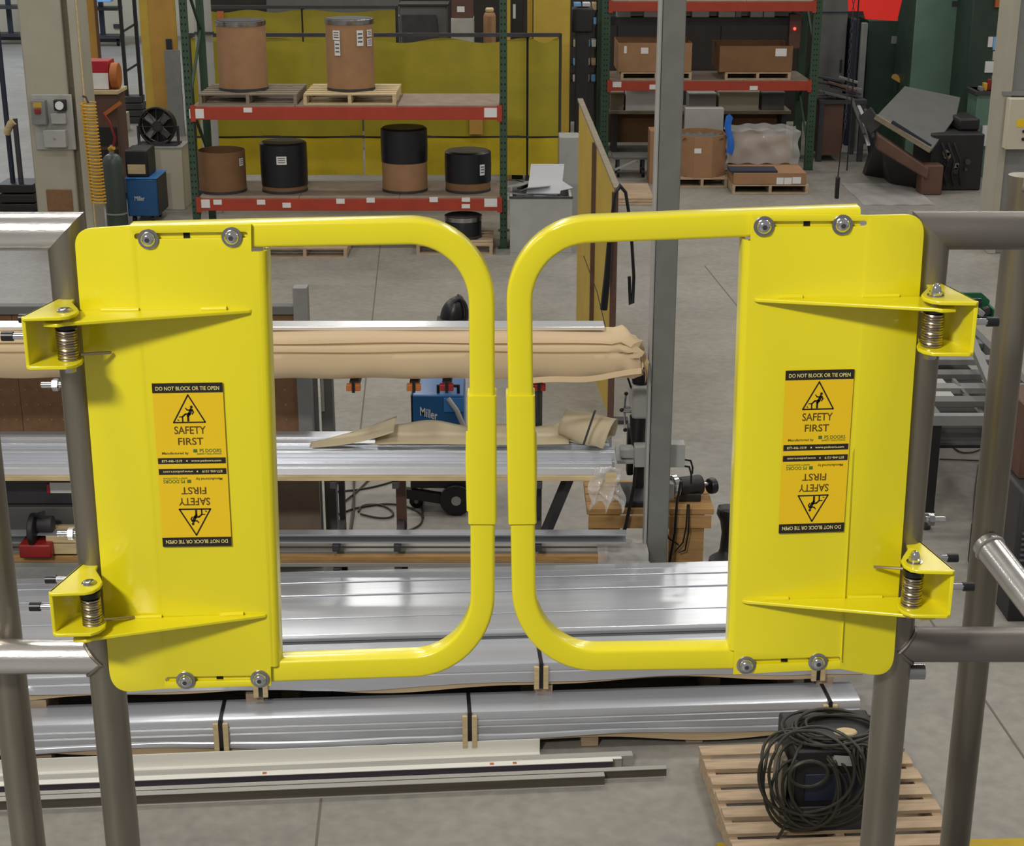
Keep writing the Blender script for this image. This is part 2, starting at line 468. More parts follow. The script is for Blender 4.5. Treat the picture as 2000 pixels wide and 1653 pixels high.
def arc_px(cx, cy, r, a0, a1, n=14):
    return [(cx + r*cos(radians(a0+(a1-a0)*k/n)), cy + r*sin(radians(a0+(a1-a0)*k/n))) for k in range(n+1)]

def sticker(gate, TL, TR, BR, BL):
    c = [gpt(*q) for q in (TL, TR, BR, BL)]
    def fn_off(off):
        def fn(u, v):
            q = (c[0]*(1-u)+c[1]*u)*(1-v) + (c[3]*(1-u)+c[2]*u)*v
            return Vector((q.x, YG - off, q.z))
        return fn
    def rect(mb, f, u0, v0, u1, v1): mb.add([f(u0,v0), f(u1,v0), f(u1,v1), f(u0,v1)], [(0,1,2,3)])
    lab = MB(); lab.prism([fn_off(0.0024)(*q) for q in ((0,0),(1,0),(1,1),(0,1))], (0, 0.0004, 0))
    s = part('safety_label', lab, 'yellow_label', gate, label='amber and black safety label')
    words = MB(); picto = MB(); txt = MB(); green = MB()
    def flip(f): return lambda u, v: f(1-u, 1-v)
    for k in range(2):
        f1, f2 = fn_off(0.0027), fn_off(0.0030)
        if k: f1, f2 = flip(f1), flip(f2)
        
        for bx in ((0, 0, 1, 0.058), (0.015, 0.449, 0.985, 0.485)):
            bars = MB(); rect(bars, f1, *bx); part('label_bar', bars, 'label_black', s)
        text_on(words, 'DO NOT BLOCK OR TIE OPEN', f2, (0.05, 0.020, 0.95, 0.043))
        text_on(words, '877-446-1519', f2, (0.07, 0.460, 0.36, 0.475))
        text_on(words, 'www.psdoors.com', f2, (0.49, 0.460, 0.92, 0.477))
        rect(words, f2, 0.42, 0.463, 0.44, 0.472)
        text_on(txt, 'SAFETY', f1, (0.275, 0.258, 0.725, 0.305))
        text_on(txt, 'FIRST', f1, (0.32, 0.327, 0.68, 0.371))
        text_on(txt, 'Manufactured by', f1, (0.08, 0.412, 0.46, 0.432))
        text_on(green, 'PS DOORS', f1, (0.62, 0.396, 0.93, 0.417))
        text_on(green, 'SAFETY SOLUTIONS', f1, (0.58, 0.421, 0.93, 0.431))
        rect(green, f1, 0.53, 0.397, 0.585, 0.417)
        def stroke(p, q, w):
            p = Vector(p); q = Vector(q); d = (q-p).normalized()
            n_ = Vector((-d.y, d.x))*w/2; e = d*w*0.3
            # units: u of the label width; v scaled so strokes keep their width
            pts = [p-n_-e, q-n_+e, q+n_+e, p+n_-e]
            picto.add([f1(a_.x, a_.y*0.4326) for a_ in pts], [(0,1,2,3)])
        A, B, C_ = (0.5, 0.165), (0.725, 0.542), (0.275, 0.542)
        for p_, q_ in ((A,B),(B,C_),(C_,A)): stroke(p_, q_, 0.02)
        # the stumbling figure and the ledge
        stroke((0.535,0.365),(0.505,0.425),0.044); stroke((0.505,0.425),(0.485,0.455),0.034); stroke((0.485,0.455),(0.485,0.52),0.03)
        stroke((0.50,0.425),(0.445,0.43),0.024); stroke((0.445,0.43),(0.405,0.465),0.022)
        stroke((0.525,0.375),(0.475,0.37),0.018); stroke((0.475,0.37),(0.455,0.345),0.016)
        stroke((0.55,0.37),(0.565,0.40),0.018); stroke((0.565,0.40),(0.545,0.43),0.016)
        stroke((0.405,0.465),(0.405,0.535),0.02); stroke((0.36,0.465),(0.405,0.465),0.014); stroke((0.335,0.505),(0.35,0.515),0.014)
        hd = [f1(0.54+0.02*cos(2*pi*i/12), (0.33+0.02*sin(2*pi*i/12))*0.4326) for i in range(12)]
        picto.add(hd, [tuple(range(12))])
    part('label_lettering', words, 'label_white', s, kind='stuff')
    part('label_lettering', txt, 'label_print', s, kind='stuff'); part('label_logo', green, 'label_green', s, kind='stuff'); part('pictogram', picto, 'label_black', s, kind='stuff')
    return s

def gate(label, crease, outer_left, outer_right, slots, holes, tube_path, sleeve, ribs, bolts, stick, flange, side):
    base = gpt(*outer_left[0]); 
    t = thing('swing_gate', label, 'gate', (base.x, YG, DECK+0.15))
    bm = fill_region([outer_left]); bm2 = fill_region([outer_right] + slots)
    me = bpy.data.meshes.new('tmp'); bm2.to_mesh(me); bm.from_mesh(me);
    bmesh.ops.remove_doubles(bm, verts=bm.verts, dist=0.0002)
    bmesh.ops.recalc_face_normals(bm, faces=bm.faces)
    # free hinge edge bent slightly back along the crease
    (cx0, cy0), (cx1, cy1) = crease
    for v in bm.verts:
        q = gpt(cx0, cy0); w = gpt(cx1, cy1)
        s_ = (v.co.z - q.z)/(w.z - q.z); xc = q.x + (w.x-q.x)*s_
        d = (xc - v.co.x)*side
        if d > 0: v.co.y += d*0.03
    if sum(f.normal.y for f in bm.faces) > 0:
        bmesh.ops.reverse_faces(bm, faces=bm.faces)
    mb = MB(); mb.v = [v.co.copy() for v in bm.verts]; bm.verts.index_update(); mb.f = [tuple(v.index for v in f.verts) for f in bm.faces]
    bm.free(); bm2.free(); bpy.data.meshes.remove(me)
    pl = part('plate', mb, 'yellow_enamel', t, sharp=1)
    so = pl.modifiers.new('thickness', 'SOLIDIFY'); so.thickness = 0.0045; so.offset = -1.0
    b = pl.modifiers.new('bevel', 'BEVEL'); b.width = 0.0009; b.segments = 2; b.limit_method = 'ANGLE'; b.angle_limit = radians(50)
    # return flange along the opening: a rounded edge running back
    (fx0, fy0), (fx1, fy1) = flange
    q0 = gpt(fx0, fy0); q1 = gpt(fx1, fy1); r = 0.009; fm = MB(); prof = []
    for k in range(7):
        an = pi/2*k/6; prof.append((r*sin(an), r - r*cos(an)))
    prof += [(r, 0.034)]
    outp = prof; inp = [(r-0.0045, 0.034)] + [((r-0.0045)*sin(pi/2*k/6), r-(r-0.0045)*cos(pi/2*k/6)) for k in range(6, -1, -1)]
    loop = outp + inp; n = len(loop)
    for (q) in (q0, q1):
        for (a_, b_) in loop: fm.v.append(Vector((q.x + side*a_, YG + b_, q.z)))
    fm.f = [(j, (j+1) % n, (j+1) % n + n, j+n) for j in range(n)] + [tuple(range(n)), tuple(range(2*n-1, n-1, -1))]
    part('return_flange', fm, 'yellow_enamel', t)
    # square tube loop, behind the plate
    HT = 0.0160
    yc = YG + 0.0052 + HT
    tp = [Vector((gpt(*q).x, yc, gpt(*q).z)) for q in tube_path]
    part('frame_tube', MB().sweep(tp, sq_profile(HT), (0, -1, 0)), 'yellow_enamel', t, sharp=30)
    # splice sleeve on the upright
    s0, s1 = [Vector((gpt(*q).x, yc, gpt(*q).z)) for q in sleeve]
    part('splice_sleeve', MB().sweep([s0, s1], sq_profile(HT+0.0026, 0.004), (0, -1, 0)), 'yellow_enamel', t)
    part('weld_bead', MB().tube([s0 + Vector((side*(-HT-0.002), -HT*0.7, -0.05)), s0 + Vector((side*(-HT-0.003), -HT*0.75, -0.09)), s0 + Vector((side*(-HT-0.002), -HT*0.7, -0.16))], 0.003, 8), 'yellow_enamel', t)
    # gusset ribs
    for (hx, hy, tx, ty, dep) in ribs:
        h = gpt(hx, hy); tt = gpt(tx, ty); th = 0.0050
        poly = [tt, tt + Vector((-side*0.004, -0.004, 0)), h + Vector((0, -dep+0.006, 0)), h + Vector((-side*0.008, -dep, 0)), h + Vector((-side*0.026, -dep*0.95, 0)), h + Vector((-side*0.030, -dep*0.45, 0)), h + Vector((-side*0.002, -0.001, 0)), h]
        part('gusset', MB().prism(poly, (0, 0, -th)), 'yellow_enamel', t, bevel=0.0012)
        for (k0, k1, r_) in ((2, 6, 0.0024), (10, 13, 0.003)):
            pts = [h.lerp(tt, k/14) + Vector((0, -0.0015, 0.0008+0.0010*random.random())) for k in range(k0, k1)]
            part('weld_bead', MB().tube(pts, r_, 8), 'yellow_enamel', t)
    RX = Matrix.Rotation(pi/2, 3, 'X')
    for (bx, by, r) in bolts:
        q = gpt(bx, by)
        w = part('washer', MB().lathe([(r, 0), (r, 0.0016), (r*0.96, 0.002)], (q.x, YG, q.z), 28, RX), 'zinc', t)
        hd = MB().lathe([(r*0.74, 0.0018), (r*0.74, 0.0026), (r*0.66, 0.0055), (r*0.5, 0.0078), (r*0.34, 0.0088)], (q.x, YG, q.z), 24, RX)
        b_ = part('bolt', hd, 'chrome', t)
        part('hex_socket', MB().lathe([(r*0.26, 0.0085), (r*0.26, 0.0090)], (q.x, YG, q.z), 6, RX), 'dark_steel', b_)
    for (hx, hy, w, h) in holes:
        q = gpt(hx, hy)
        part('tube_hole', MB().box(q.x-w/2, q.x+w/2, YG+0.0046, YG+0.0056, q.z-h/2, q.z+h/2), 'black_hole', t)
    sticker(t, *stick)
    return t

# left leaf
polyL = [(143, 447), (262, 440), (283, 1350), (213, 1353)]
LL = corner([(143,449),(250,441),(318,1346),(216,1357)], 0, 36) + [(250,441),(318,1346)] + corner([(143,449),(250,441),(318,1346),(216,1357)], 3, 46)
LR = [(250,441),(490,438),(491,492),(506,492),(533,1303),(529,1303),(530,1340),(318,1346)]
gate('yellow swing gate leaf hinged on the left railing post', ((250,441),(318,1346)), LL, LR,
     [slot(268, 462, 478, 459, 6.0), slot(328, 1328, 505, 1325, 5.0)],
     [(363, 461, 0.008, 0.008), (428, 1325, 0.009, 0.008)],
     [(252,468),(490,462),(800,456)] + arc_px(800, 597, 140.5, -90, 0)[1:] + [(942,900)] + arc_px(802.5, 1168, 140, 0, 90) + [(560,1316),(325,1326)],
     [(941,776),(942,1026)],
     [(150,607,492,604,0.062), (203,1209,522,1199,0.062)],
     [(290,467,0.0128),(453,463,0.0128),(363,1329,0.0130),(508,1326,0.0130)],
     [(297,748),(435,746),(453,1065),(319,1067)], ((506,492),(533,1303)), 1)
# right leaf
RL_all = [(1690,420),(1806,418),(1747,1324),(1660,1312)]
RLp = [(1700,421)] + corner([(1700,421),(1808,419),(1744,1327),(1640,1307)], 1, 42) + corner([(1700,421),(1808,419),(1744,1327),(1640,1307)], 2, 46) + [(1640,1307)]
RRp = [(1467,418),(1700,421),(1640,1307),(1432,1318),(1434,1272),(1434,1270),(1462,470),(1466,470)]
gate('yellow swing gate leaf hinged on the right railing post', ((1700,421),(1640,1307)), RLp, RRp,
     [slot(1482, 438, 1688, 437, 5.5), slot(1462, 1294, 1638, 1288, 5.0)],
     [(1577, 438, 0.008, 0.008), (1533, 1291, 0.009, 0.008)],
     [(1682,433),(1460,441),(1155,453)] + arc_px(1155, 594, 140.5, -90, -180)[1:] + [(1019,900)] + arc_px(1163, 1156, 140, 180, 90) + [(1430,1292),(1640,1284)],
     [(1016.5,776),(1020.5,1026)],
     [(1803,579,1472,582,0.062), (1768,1166,1448,1171,0.062)],
     [(1492,442,0.0128),(1645,439,0.0128),(1457,1299,0.0130),(1597,1293,0.0130)],
     [(1534,723),(1668,720),(1647,1037),(1520,1041)], ((1466,470),(1436,1272)), -1)

# ------------------------------------------------------------------ hinge brackets clamped on the posts
def hinge(label, px, py_top, spring_top, spring_bot, py_bot, s, leg_right, acorn, wire):
    """s = +1: bracket on the left post (opens to the right); -1: mirror image"""
    YH = YG - 0.040
    pin = P(px, py_top, YH); x, zt = pin.x, pin.z
    zb = P(px, py_bot, YH).z; zs1 = P(px, spring_top, YH).z; zs0 = P(px, spring_bot, YH).z
    t = thing('hinge_bracket', label, 'hinge', (x, YH, zb))
    poly = [(-.046,-.026),(-.042,-.030),(0.0,-.027),(.010,-.022),(.016,-.010),(.016,.006),(.010,.020),(-.002,.044),(-.004,.082),(-.012,.100),(-.018,.098)]
    def flange(z, th, pts): return MB().prism([(x + s*a, YH + b, z) for (a, b) in pts], (0, 0, -th))
    part('top_flange', flange(zt, 0.005, poly), 'yellow_enamel', t, bevel=0.0012)
    polyb = [(-.046,-.026),(-.040,-.031),(0.004,-.029),(.014,-.020),(.018,-.008),(.016,.006),(.010,.020),(-.002,.044),(-.004,.082),(-.018,.098)]
    part('bottom_flange', flange(zb, 0.005, polyb), 'yellow_enamel', t, bevel=0.0012)
    part('back_plate', MB().prism([(x - s*.046, YH-.026, zb-.005), (x - s*.018, YH+.098, zb-.005), (x - s*.018, YH+.098, zt), (x - s*.046, YH-.026, zt)], (s*0.0045, 0.001, 0)), 'yellow_enamel', t, bevel=0.001)
    sd = MB(); rs = 0.0118; n = 13; pts = []
    for k in range(n*12+1):
        an = 2*pi*k/12; pts.append((x + rs*cos(an), YH + rs*sin(an), zs1 + (zs0-zs1)*k/(n*12)))
    sd.tube(pts, 0.0017, 6)
    part('torsion_spring', sd, 'spring_steel', t)
    part('bushing', MB().cyl((x, YH, zs1+0.009), (x, YH, zs0-0.002), 0.0094, n=18), 'black_rubber', t)
    part('collar', MB().cyl((x, YH, zs1+0.008), (x, YH, zs1+0.001), 0.0135, n=20), 'black_rubber', t)
    part('hinge_pin', MB().cyl((x, YH, zt+0.001), (x, YH, zb-0.010), 0.0048, n=14), 'zinc', t)
    if acorn:
        part('acorn_nut', MB().lathe([(.0078, 0), (.0078, .0055), (.0066, .006), (.0062, .010), (.004, .0145), (.0012, .016)], (x, YH, zt), 18), 'chrome', t)
        part('washer', MB().cyl((x, YH, zt), (x, YH, zt+0.0012), 0.0105, n=20), 'zinc', t)
    else:
        part('bolt_head', MB().lathe([(.0098, 0), (.0098, .0012), (.007, .0035), (.003, .0042)], (x, YH, zt), 18), 'zinc', t)
    part('lock_nut', MB().lathe([(.008, -.016), (.008, -.006)], (x, YH, zb), 6), 'zinc', t)
    a = Vector((x + s*0.012, YH + 0.010, zs0 + 0.006)); b = gpt(*leg_right, 0.004)
    if wire: a = Vector((x + s*0.008, YH+0.012, zs1 + 0.004))
    part('spring_leg', MB().tube([(x, YH+0.0118, a.z), a, b], 0.0021, 8), 'spring_steel', t)
    # U-bolt ends sticking out behind, with rubber caps
    zm = (zt + zb)/2
    for (p0, ln) in ((Vector((x - s*.0435, YH - 0.018, zm + 0.004)), 0.0175), (P(px - s*(54 if py_top < 800 else 42), py_top + (14 if py_top < 800 else -8), YH + 0.055), 0.009 if py_top < 800 else 0.016)):
        p1 = p0 + Vector((-s*ln, 0, 0))
        bt = part('clamp_bolt', MB().cyl(p0, p1, 0.0042, n=12), 'chrome', t)
        part('rubber_cap', MB().cyl(p1 + Vector((s*0.001, 0, 0)), p1 + Vector((-s*0.013, 0, 0)), 0.0060, n=14), 'black_rubber', bt)
    if not (s < 0 and py_top < 800):
        p0 = P(120 if py_top < 800 else (150 if s > 0 else 1808), 752 if py_top < 800 else (1043 if s > 0 else 1015), 1.99); p1 = p0 + Vector((-s*0.026, 0, 0))
        bt = part('clamp_bolt', MB().cyl(p0, p1, 0.0042, n=12), 'chrome', t)
        part('nut', MB().cyl(p0 + Vector((-s*0.004,0,0)), p0 + Vector((-s*0.011,0,0)), 0.0085, n=6), 'zinc', bt)
    zu = zm; xp = XL if s > 0 else XR
    part('clamp_ring', MB().tube([(xp + 0.0285*cos(2*pi*k/24), YP + 0.0285*sin(2*pi*k/24), zu) for k in range(24)], 0.0042, 8, closed=True), 'zinc', t)
    part('saddle', MB().bar((x - s*0.020, YH+0.075, zu), (xp - s*0.024, YP, zu), 0.03, 0.03), 'yellow_enamel', t)
    return t
hinge('yellow spring hinge bracket high on the left railing post', 126, 608, 642, 706, 702, 1, (218, 687), False, False)
hinge('yellow spring hinge bracket low on the left railing post', 174, 1140, 1166, 1226, 1218, 1, (262, 1203), False, False)
hinge('yellow spring hinge bracket high on the right railing post', 1827, 578, 610, 674, 676, -1, (1795, 668), True, False)
hinge('yellow spring hinge bracket low on the right railing post', 1786, 1098, 1124, 1186, 1182, -1, (1706, 1105), True, True)


# ================================================================== THINGS ON THE HALL FLOOR, nearest first
PSI = radians(3.5)
def local(t, px, py, z):
    return WM[t.name].inverted() @ Z(px, py, z)
def localY(t, px, py, y_world):
    return WM[t.name].inverted() @ P(px, py, y_world)
def frame(name, label, cat, px, py, z, psi=PSI, group=None, base=0.0):
    q = Z(px, py, z); return thing(name, label, cat, (q.x, q.y, base), psi, group)
def extrude_x(prof, x0, x1):
    """solid along local x from a closed (y, z) outline"""
    return MB().prism([(x0, y, z) for (y, z) in prof], (x1-x0, 0, 0))

# ---- long aluminium bars lying on the floor in front of the stack
def c_front(d, h, th=0.006): return [(0,0),(d,0),(d,h),(0,h),(0,h-th),(d-th,h-th),(d-th,th),(0,th)]
def l_front(d, h, th=0.006): return [(0,0),(d,0),(d,h),(d-th,h),(d-th,th),(0,th)]
def hollow(d, h): return [(0,0),(d,0),(d,h),(0,h)]
def floor_bar(name, label, px, py, prof, mat, L=4.4, web=None):
    t = frame(name, label, 'metal bar', px, py, 0.0, radians(4.4), 'aluminium bars lying on the floor')
    if web:
        d, h = prof; th = 0.005
        part('top_flange', MB().box(-L, 0, 0, d, h-th, h), mat, t, world=False, bevel=0.001)
        part('bottom_flange', MB().box(-L, 0, 0, d, 0, th), mat, t, world=False, bevel=0.001)
        part('web', MB().box(-L, 0, d-web[1], d-web[1]+0.006, th, h-th), web[0], t, world=False)  # web coloured darker than the flanges to stand for the shaded inside
    else: part('bar', extrude_x(prof, -L, 0), mat, t, world=False, bevel=0.0012)
    return t
floor_bar('aluminum_channel', 'white L-shaped aluminium bar at the back of the floor bars, tall upright leg', 1056, 1481, l_front(0.055, 0.082), 'white_bar')
floor_bar('aluminum_tube', 'grey box bar, right end reaching furthest of the white-topped floor bars', 1236, 1496, hollow(0.045, 0.060), 'grey_bar')
floor_bar('aluminum_channel', 'white-topped channel bar just behind the front white-topped floor bar', 1214, 1501, (0.028, 0.057), 'white_bar', web=('grey_bar', 0.026))
tb = floor_bar('aluminum_channel', 'bright white-topped channel bar with orange sticker spots along its top', 1197, 1509, (0.034, 0.066), 'white_bar', web=('bar_web_shade', 0.030))
for sx in (-0.62, -0.505, -1.75):
    part('sticker', MB().box(sx, sx+0.02, 0.008, 0.028, 0.0662, 0.0670), 'orange_paint', tb, world=False)
floor_bar('aluminum_channel', 'grey channel bar whose right end sticks out furthest on the floor', 1302, 1520, (0.032, 0.055), 'grey_bar', web=('bar_web_shade_brown', 0.022))
floor_bar('aluminum_channel', 'front grey channel bar open to the front, nearest the gate on the floor', 1181, 1537, (0.036, 0.062), 'grey_bar', web=('bar_web_shade_brown', 0.026))

# ---- three-step stack of aluminium extrusions
def bundle(label, px, py, zt, z0, depth, px_r, px_l, mats, straps, seed, lips):
    t = frame('extrusion_bundle', label, 'metal stock', px, py, zt)
    rnd = random.Random(seed)
    xr = local(t, px_r, py, zt).x; xl = local(t, px_l, py, zt).x
    # the bars inside the wrapper
    n = 3; w = depth/n; hh = (zt - z0 - 0.012)/2
    bar_me = mesh_of(MB().box(xl, xr, -w/2+0.004, w/2-0.004, -hh/2+0.003, hh/2-0.003), 'extrusion'); bar_me.materials.append(MATS['aluminum_dull'])
    for k in range(n):
        for j in range(2):
            piece('extrusion', bar_me, t, (0.03*rnd.uniform(-1, 0.6), 0.014 + w*(k+0.5), z0 + 0.004 + hh*(j+0.5)))
    # film drawn over the top and the front, sagging at the hem
    H_ = zt - z0
    prof = [(depth, 0.0), (0.06, 0.0), (0.022, 0.0), (0.006, -0.006), (0.0, -0.018)]
    for f in lips: prof += [(0.000, -H_*f+0.006), (0.005, -H_*f), (-0.001, -H_*f-0.006)]
    prof += [(-0.003, -H_*0.86), (-0.004, -H_)]
    nu = 150; ph = [rnd.uniform(0, 6) for _ in range(5)]
    wr = MB()
    def fn(a, b):
        i = min(len(prof)-1, int(round(b*(len(prof)-1)))); y, z = prof[i]; x = xl + (xr-xl)*a
        k = max(0.0, (-z/H_ - 0.55)/0.45)
        sag = 0.011*sin(x*2.1+ph[0]) + 0.007*sin(x*5.3+ph[1])
        dmin = min([abs(x - s_) for s_ in sx] + [9]); sag *= min(1, dmin/0.25)
        rip = 0.0022*sin(x*3.0+ph[2]+z*30) + 0.0012*sin(x*11+ph[3]+z*60)
        return (x, y - rip*(0.3 + k) - 0.004*k*sin(x*4+ph[4]), zt + 0.002 + z + k*sag)
    sx = [local(t, *q, zt).x for q in straps]
    wr.grid(fn, nu, len(prof)-1)
    o = part('plastic_wrap', wr, mats, t, world=False, sharp=30)
    # kraft sheet under the film, drooping at the bottom
    kr = MB()
    def fk(a, b):
        x = xl + (xr-xl)*a
        return (x, 0.012 + 0.004*sin(x*4), z0 + 0.01 - b*(0.030 + 0.016*sin(x*2.6+ph[1])+0.010*sin(x*6.1+ph[2])))
    kr.grid(fk, 90, 2)
    part('kraft_sheet', kr, 'kraft', t, world=False)
    for (q, s_) in zip(straps, sx):
        for dx in (-0.024, 0.024):
            part('batten', MB().box(s_+dx-0.013, s_+dx+0.013, -0.026, -0.006, z0-0.03, zt-0.012), 'wood_pale', t, world=False, bevel=0.002)
        part('strap', MB().box(s_-0.010, s_+0.010, -0.016, -0.008, z0-0.03, zt+0.004), 'black_rubber', t, world=False)
        part('strap', MB().box(s_-0.010, s_+0.010, -0.016, depth, zt+0.003, zt+0.0045), 'black_rubber', t, world=False)
    return t, xl, xr
def dunnage(t, xs, y0, y1, z0, z1, mat='wood_pallet'):
    k = max(1, int(round((z1-z0)/0.09))); h = (z1-z0)/k
    for x in xs:
        for j in range(k):
            part('dunnage_block', MB().box(x-0.045, x+0.045, y0, y1, z0+j*h+0.001, z0+(j+1)*h-0.001), mat, t, world=False, bevel=0.003)
tC, xl, xr = bundle('front lowest film-wrapped aluminium bundle of the long stepped stack', 1000, 1389, 0.24, 0.075, 0.20, 1692, -260, 'film_silver', [(432, 1400), (917, 1391), (1622, 1372)], 3, (0.3, 0.52, 0.8))
dunnage(tC, [local(tC, 90, 1480, 0).x, local(tC, 772, 1460, 0).x, local(tC, 1150, 1450, 0).x, local(tC, 1352, 1440, 0).x], 0.03, 0.26, 0.0, 0.062)
tB, xl, xr = bundle('middle film-wrapped aluminium bundle of the long stepped stack', 1000, 1297, 0.425, 0.315, 0.28, 1702, -260, 'film_silver', [(506, 1320), (1057, 1297), (1603, 1287)], 5, (0.45,))
dunnage(tB, [local(tB, q, 1300, 0.3).x for q in (100, 506, 1057, 1603)], 0.02, 0.27, 0.0, 0.285)
# the flat sheets on top at the back
tA = frame('extrusion_stack', 'wide back row of bare flat aluminium extrusions on top of the stepped stack', 'metal stock', 1000, 1230, 0.46)
rA = local(tA, 1640, 1225, 0.46).x; lA = local(tA, -260, 1230, 0.46).x
ys = [0.0, 0.20, 0.405, 0.49, 0.575, 0.66, 0.745, 0.83]
zo = [0.0, 0.002, -0.004, 0.003, -0.002, 0.004, 0.0]
for lay, z in enumerate((0.40, 0.335, 0.27, 0.205, 0.14)):
    for k in range(7):
        y0, y1 = ys[k]+0.003, ys[k+1]-0.003
        d = zo[k]*(1 if lay == 0 else 0); h = 0.058
        if lay == 0:
            pr = [(y0, z), (y1, z), (y1, z+h+d), (y0, z+h+d)]
            mb = extrude_x(pr, lA + 0.05*random.random(), rA + random.uniform(-0.05, 0.03))
            mb.add([(0,0,0)]*0, [])
            o = part('extrusion', mb, 'aluminum', tA, world=False, bevel=0.003)
        elif k in (0, 6):
            part('extrusion', extrude_x([(y0, z), (y1, z), (y1, z+h), (y0, z+h)], lA, rA + random.uniform(-0.04, 0.02)), 'aluminum_dull', tA, world=False, bevel=0.002)
        elif k == 3:
            part('extrusion', extrude_x([(ys[1], z), (ys[6], z), (ys[6], z+h), (ys[1], z+h)], lA, rA - 0.01), 'aluminum_dull', tA, world=False)
part('edge_lip', extrude_x([(-0.010, 0.425), (0.0, 0.425), (0.0, 0.466), (-0.010, 0.466)], lA, rA-0.005), 'aluminum_bright', tA, world=False, bevel=0.003)
dunnage(tA, [lA+0.3, -1.2, 0.1, 1.1, rA-0.25], 0.02, 0.80, 0.0, 0.138)
# loose film lying over the front part of the stack
fm = MB()
def ff(a, b):
    x = lA + (rA-lA)*a; y = -0.30*b
    return (x, y, 0.458 - 0.026*b**1.4 + 0.004*sin(x*3.1+b*2) + 0.003*sin(x*7.7) - 0.006*sin(3.14*b))
fm.grid(ff, 120, 8)

# ---- pallets
def pallet(label, origin, rz, w, d, mat='wood_pallet', nb=7, group='wooden pallets', bw=0.09, h=0.125, seed=0):
    """origin = left front corner; deck boards along x, stringers along y"""
    t = thing('pallet', label, 'pallet', origin, rz, group)
    rnd = random.Random(seed)
    board = rbox('board', w, bw, 0.018, mat); strn = rbox('stringer', 0.04, d, h-0.036, mat)
    for k in range(nb):
        y = bw/2 + (d-bw)*k/(nb-1)
        piece('board', board, t, (rnd.uniform(-0.006, 0.006), y, h-0.009), (0, 0, rnd.uniform(-0.008, 0.008)))
    for k in range(3): piece('stringer', strn, t, (0.02 + (w-0.04)*k/2, d/2, h/2))
    for k in range(3): piece('bottom_board', board, t, (0, 0, 0)).location = (0, bw/2 + (d-bw)*k/2, 0.009)
    for c in t.children:
        if c.name.startswith(('board', 'bottom')): c.location.x += w/2
    return t
q = Z(1366, 1457, 0.125); q2 = Vector((q.x, q.y, 0)) - Vector((-sin(PSI), cos(PSI), 0))*1.06
tp_ = pallet('bare slatted wooden pallet on the floor at lower right, under the cable-covered machine', tuple(q2), PSI, 1.03, 1.06, 'wood_pallet', 8, seed=4)

# ---- welding machine buried in cable
mq = Z(1624, 1622, 0.125)
tm = thing('welding_machine', 'dark box-shaped welding machine on the pallet at lower right, covered with coiled cable', 'machine', (mq.x, mq.y + 0.16, 0.125), PSI)
part('cabinet', MB().box(-0.20, 0.22, -0.16, 0.20, 0.012, 0.42), 'black_iron', tm, world=False, bevel=0.012)
part('base', MB().box(-0.205, 0.225, -0.165, 0.205, 0.0, 0.13), 'dark_steel', tm, world=False, bevel=0.006)
part('front_panel', MB().box(-0.15, 0.17, -0.166, -0.158, 0.16, 0.30), 'navy', tm, world=False, bevel=0.003)
part('side_board', MB().box(-0.245, -0.215, -0.10, 0.06, 0.0, 0.34), 'wood_grey', tm, world=False, bevel=0.004)
tags = MB(); tags.lathe([(0.055, 0), (0.05, 0.006)], (0.05, -0.06, 0.452), 16, Matrix.Diagonal(Vector((1.0, 0.62, 1))))
part('paper_tag', tags, 'wood_pale', tm, world=False, label='pale yellow paper disc')
part('paper_tag', MB().bar((-0.03, -0.172, 0.375), (0.08, -0.172, 0.365), 0.003, 0.05), 'grey_light', tm, world=False)
tc = thing('cable_coil', 'tangled dark welding cable looped over the machine on the pallet', 'cable', (mq.x, mq.y + 0.16, 0.125 + 0.42), PSI)
rnd = random.Random(11)
def loop(cx, cz, rx, rz_, y, tilt, ph, k=36, wob=0.012):
    pts = []
    for i in range(k):
        an = 2*pi*i/k; x = rx*cos(an); z = rz_*sin(an)
        x, z = x*cos(ph)-z*sin(ph), x*sin(ph)+z*cos(ph)
        yy = y + tilt*z + wob*sin(3*an+ph)
        if z > 0.10: yy += (z-0.10)*1.25       # folds back over the top edge
        pts.append((cx + x, yy, cz + z + (0.0 if z < 0.10 else -(z-0.10)*0.55)))
    return pts
for k in range(9):
    cx = -0.09 + rnd.uniform(-0.08, 0.13); cz = -0.13 + rnd.uniform(-0.06, 0.05)
    rx = rnd.uniform(0.13, 0.22); rzz = rnd.uniform(0.15, 0.23)
    if k in (0, 5): cx, cz, rx, rzz = -0.18, -0.14, 0.17, 0.25
    part('cable', MB().tube(loop(cx, cz, rx, rzz, -0.195 - 0.008*(k % 4), 0.05, rnd.uniform(-0.5, 0.5)), 0.0075, 7, closed=True), 'cable', tc, world=False)
for k in range(5):
    r0 = rnd.uniform(0.13, 0.21); c0 = Vector((rnd.uniform(-0.05, 0.05), rnd.uniform(-0.01, 0.05), 0.012 + 0.005*k))
    part('cable', MB().tube([c0 + Vector((r0*1.05*cos(2*pi*i/30), r0*0.75*sin(2*pi*i/30), 0.010*sin(4*pi*i/30 + k))) for i in range(30)], 0.0078, 7, closed=True), 'cable', tc, world=False)
for k in range(4):
    part('cable', MB().tube(loop(0.15, -0.10, 0.035+0.012*k, 0.16, -0.190-0.006*k, 0.05, 0.15*k), 0.0075, 7, closed=True), 'cable', tc, world=False)
part('cable', MB().tube([(-0.155 + 0.085*cos(2*pi*i/28), -0.232, -0.075 + 0.065*sin(2*pi*i/28)) for i in range(28)], 0.0085, 7, closed=True), 'cable', tc, world=False)
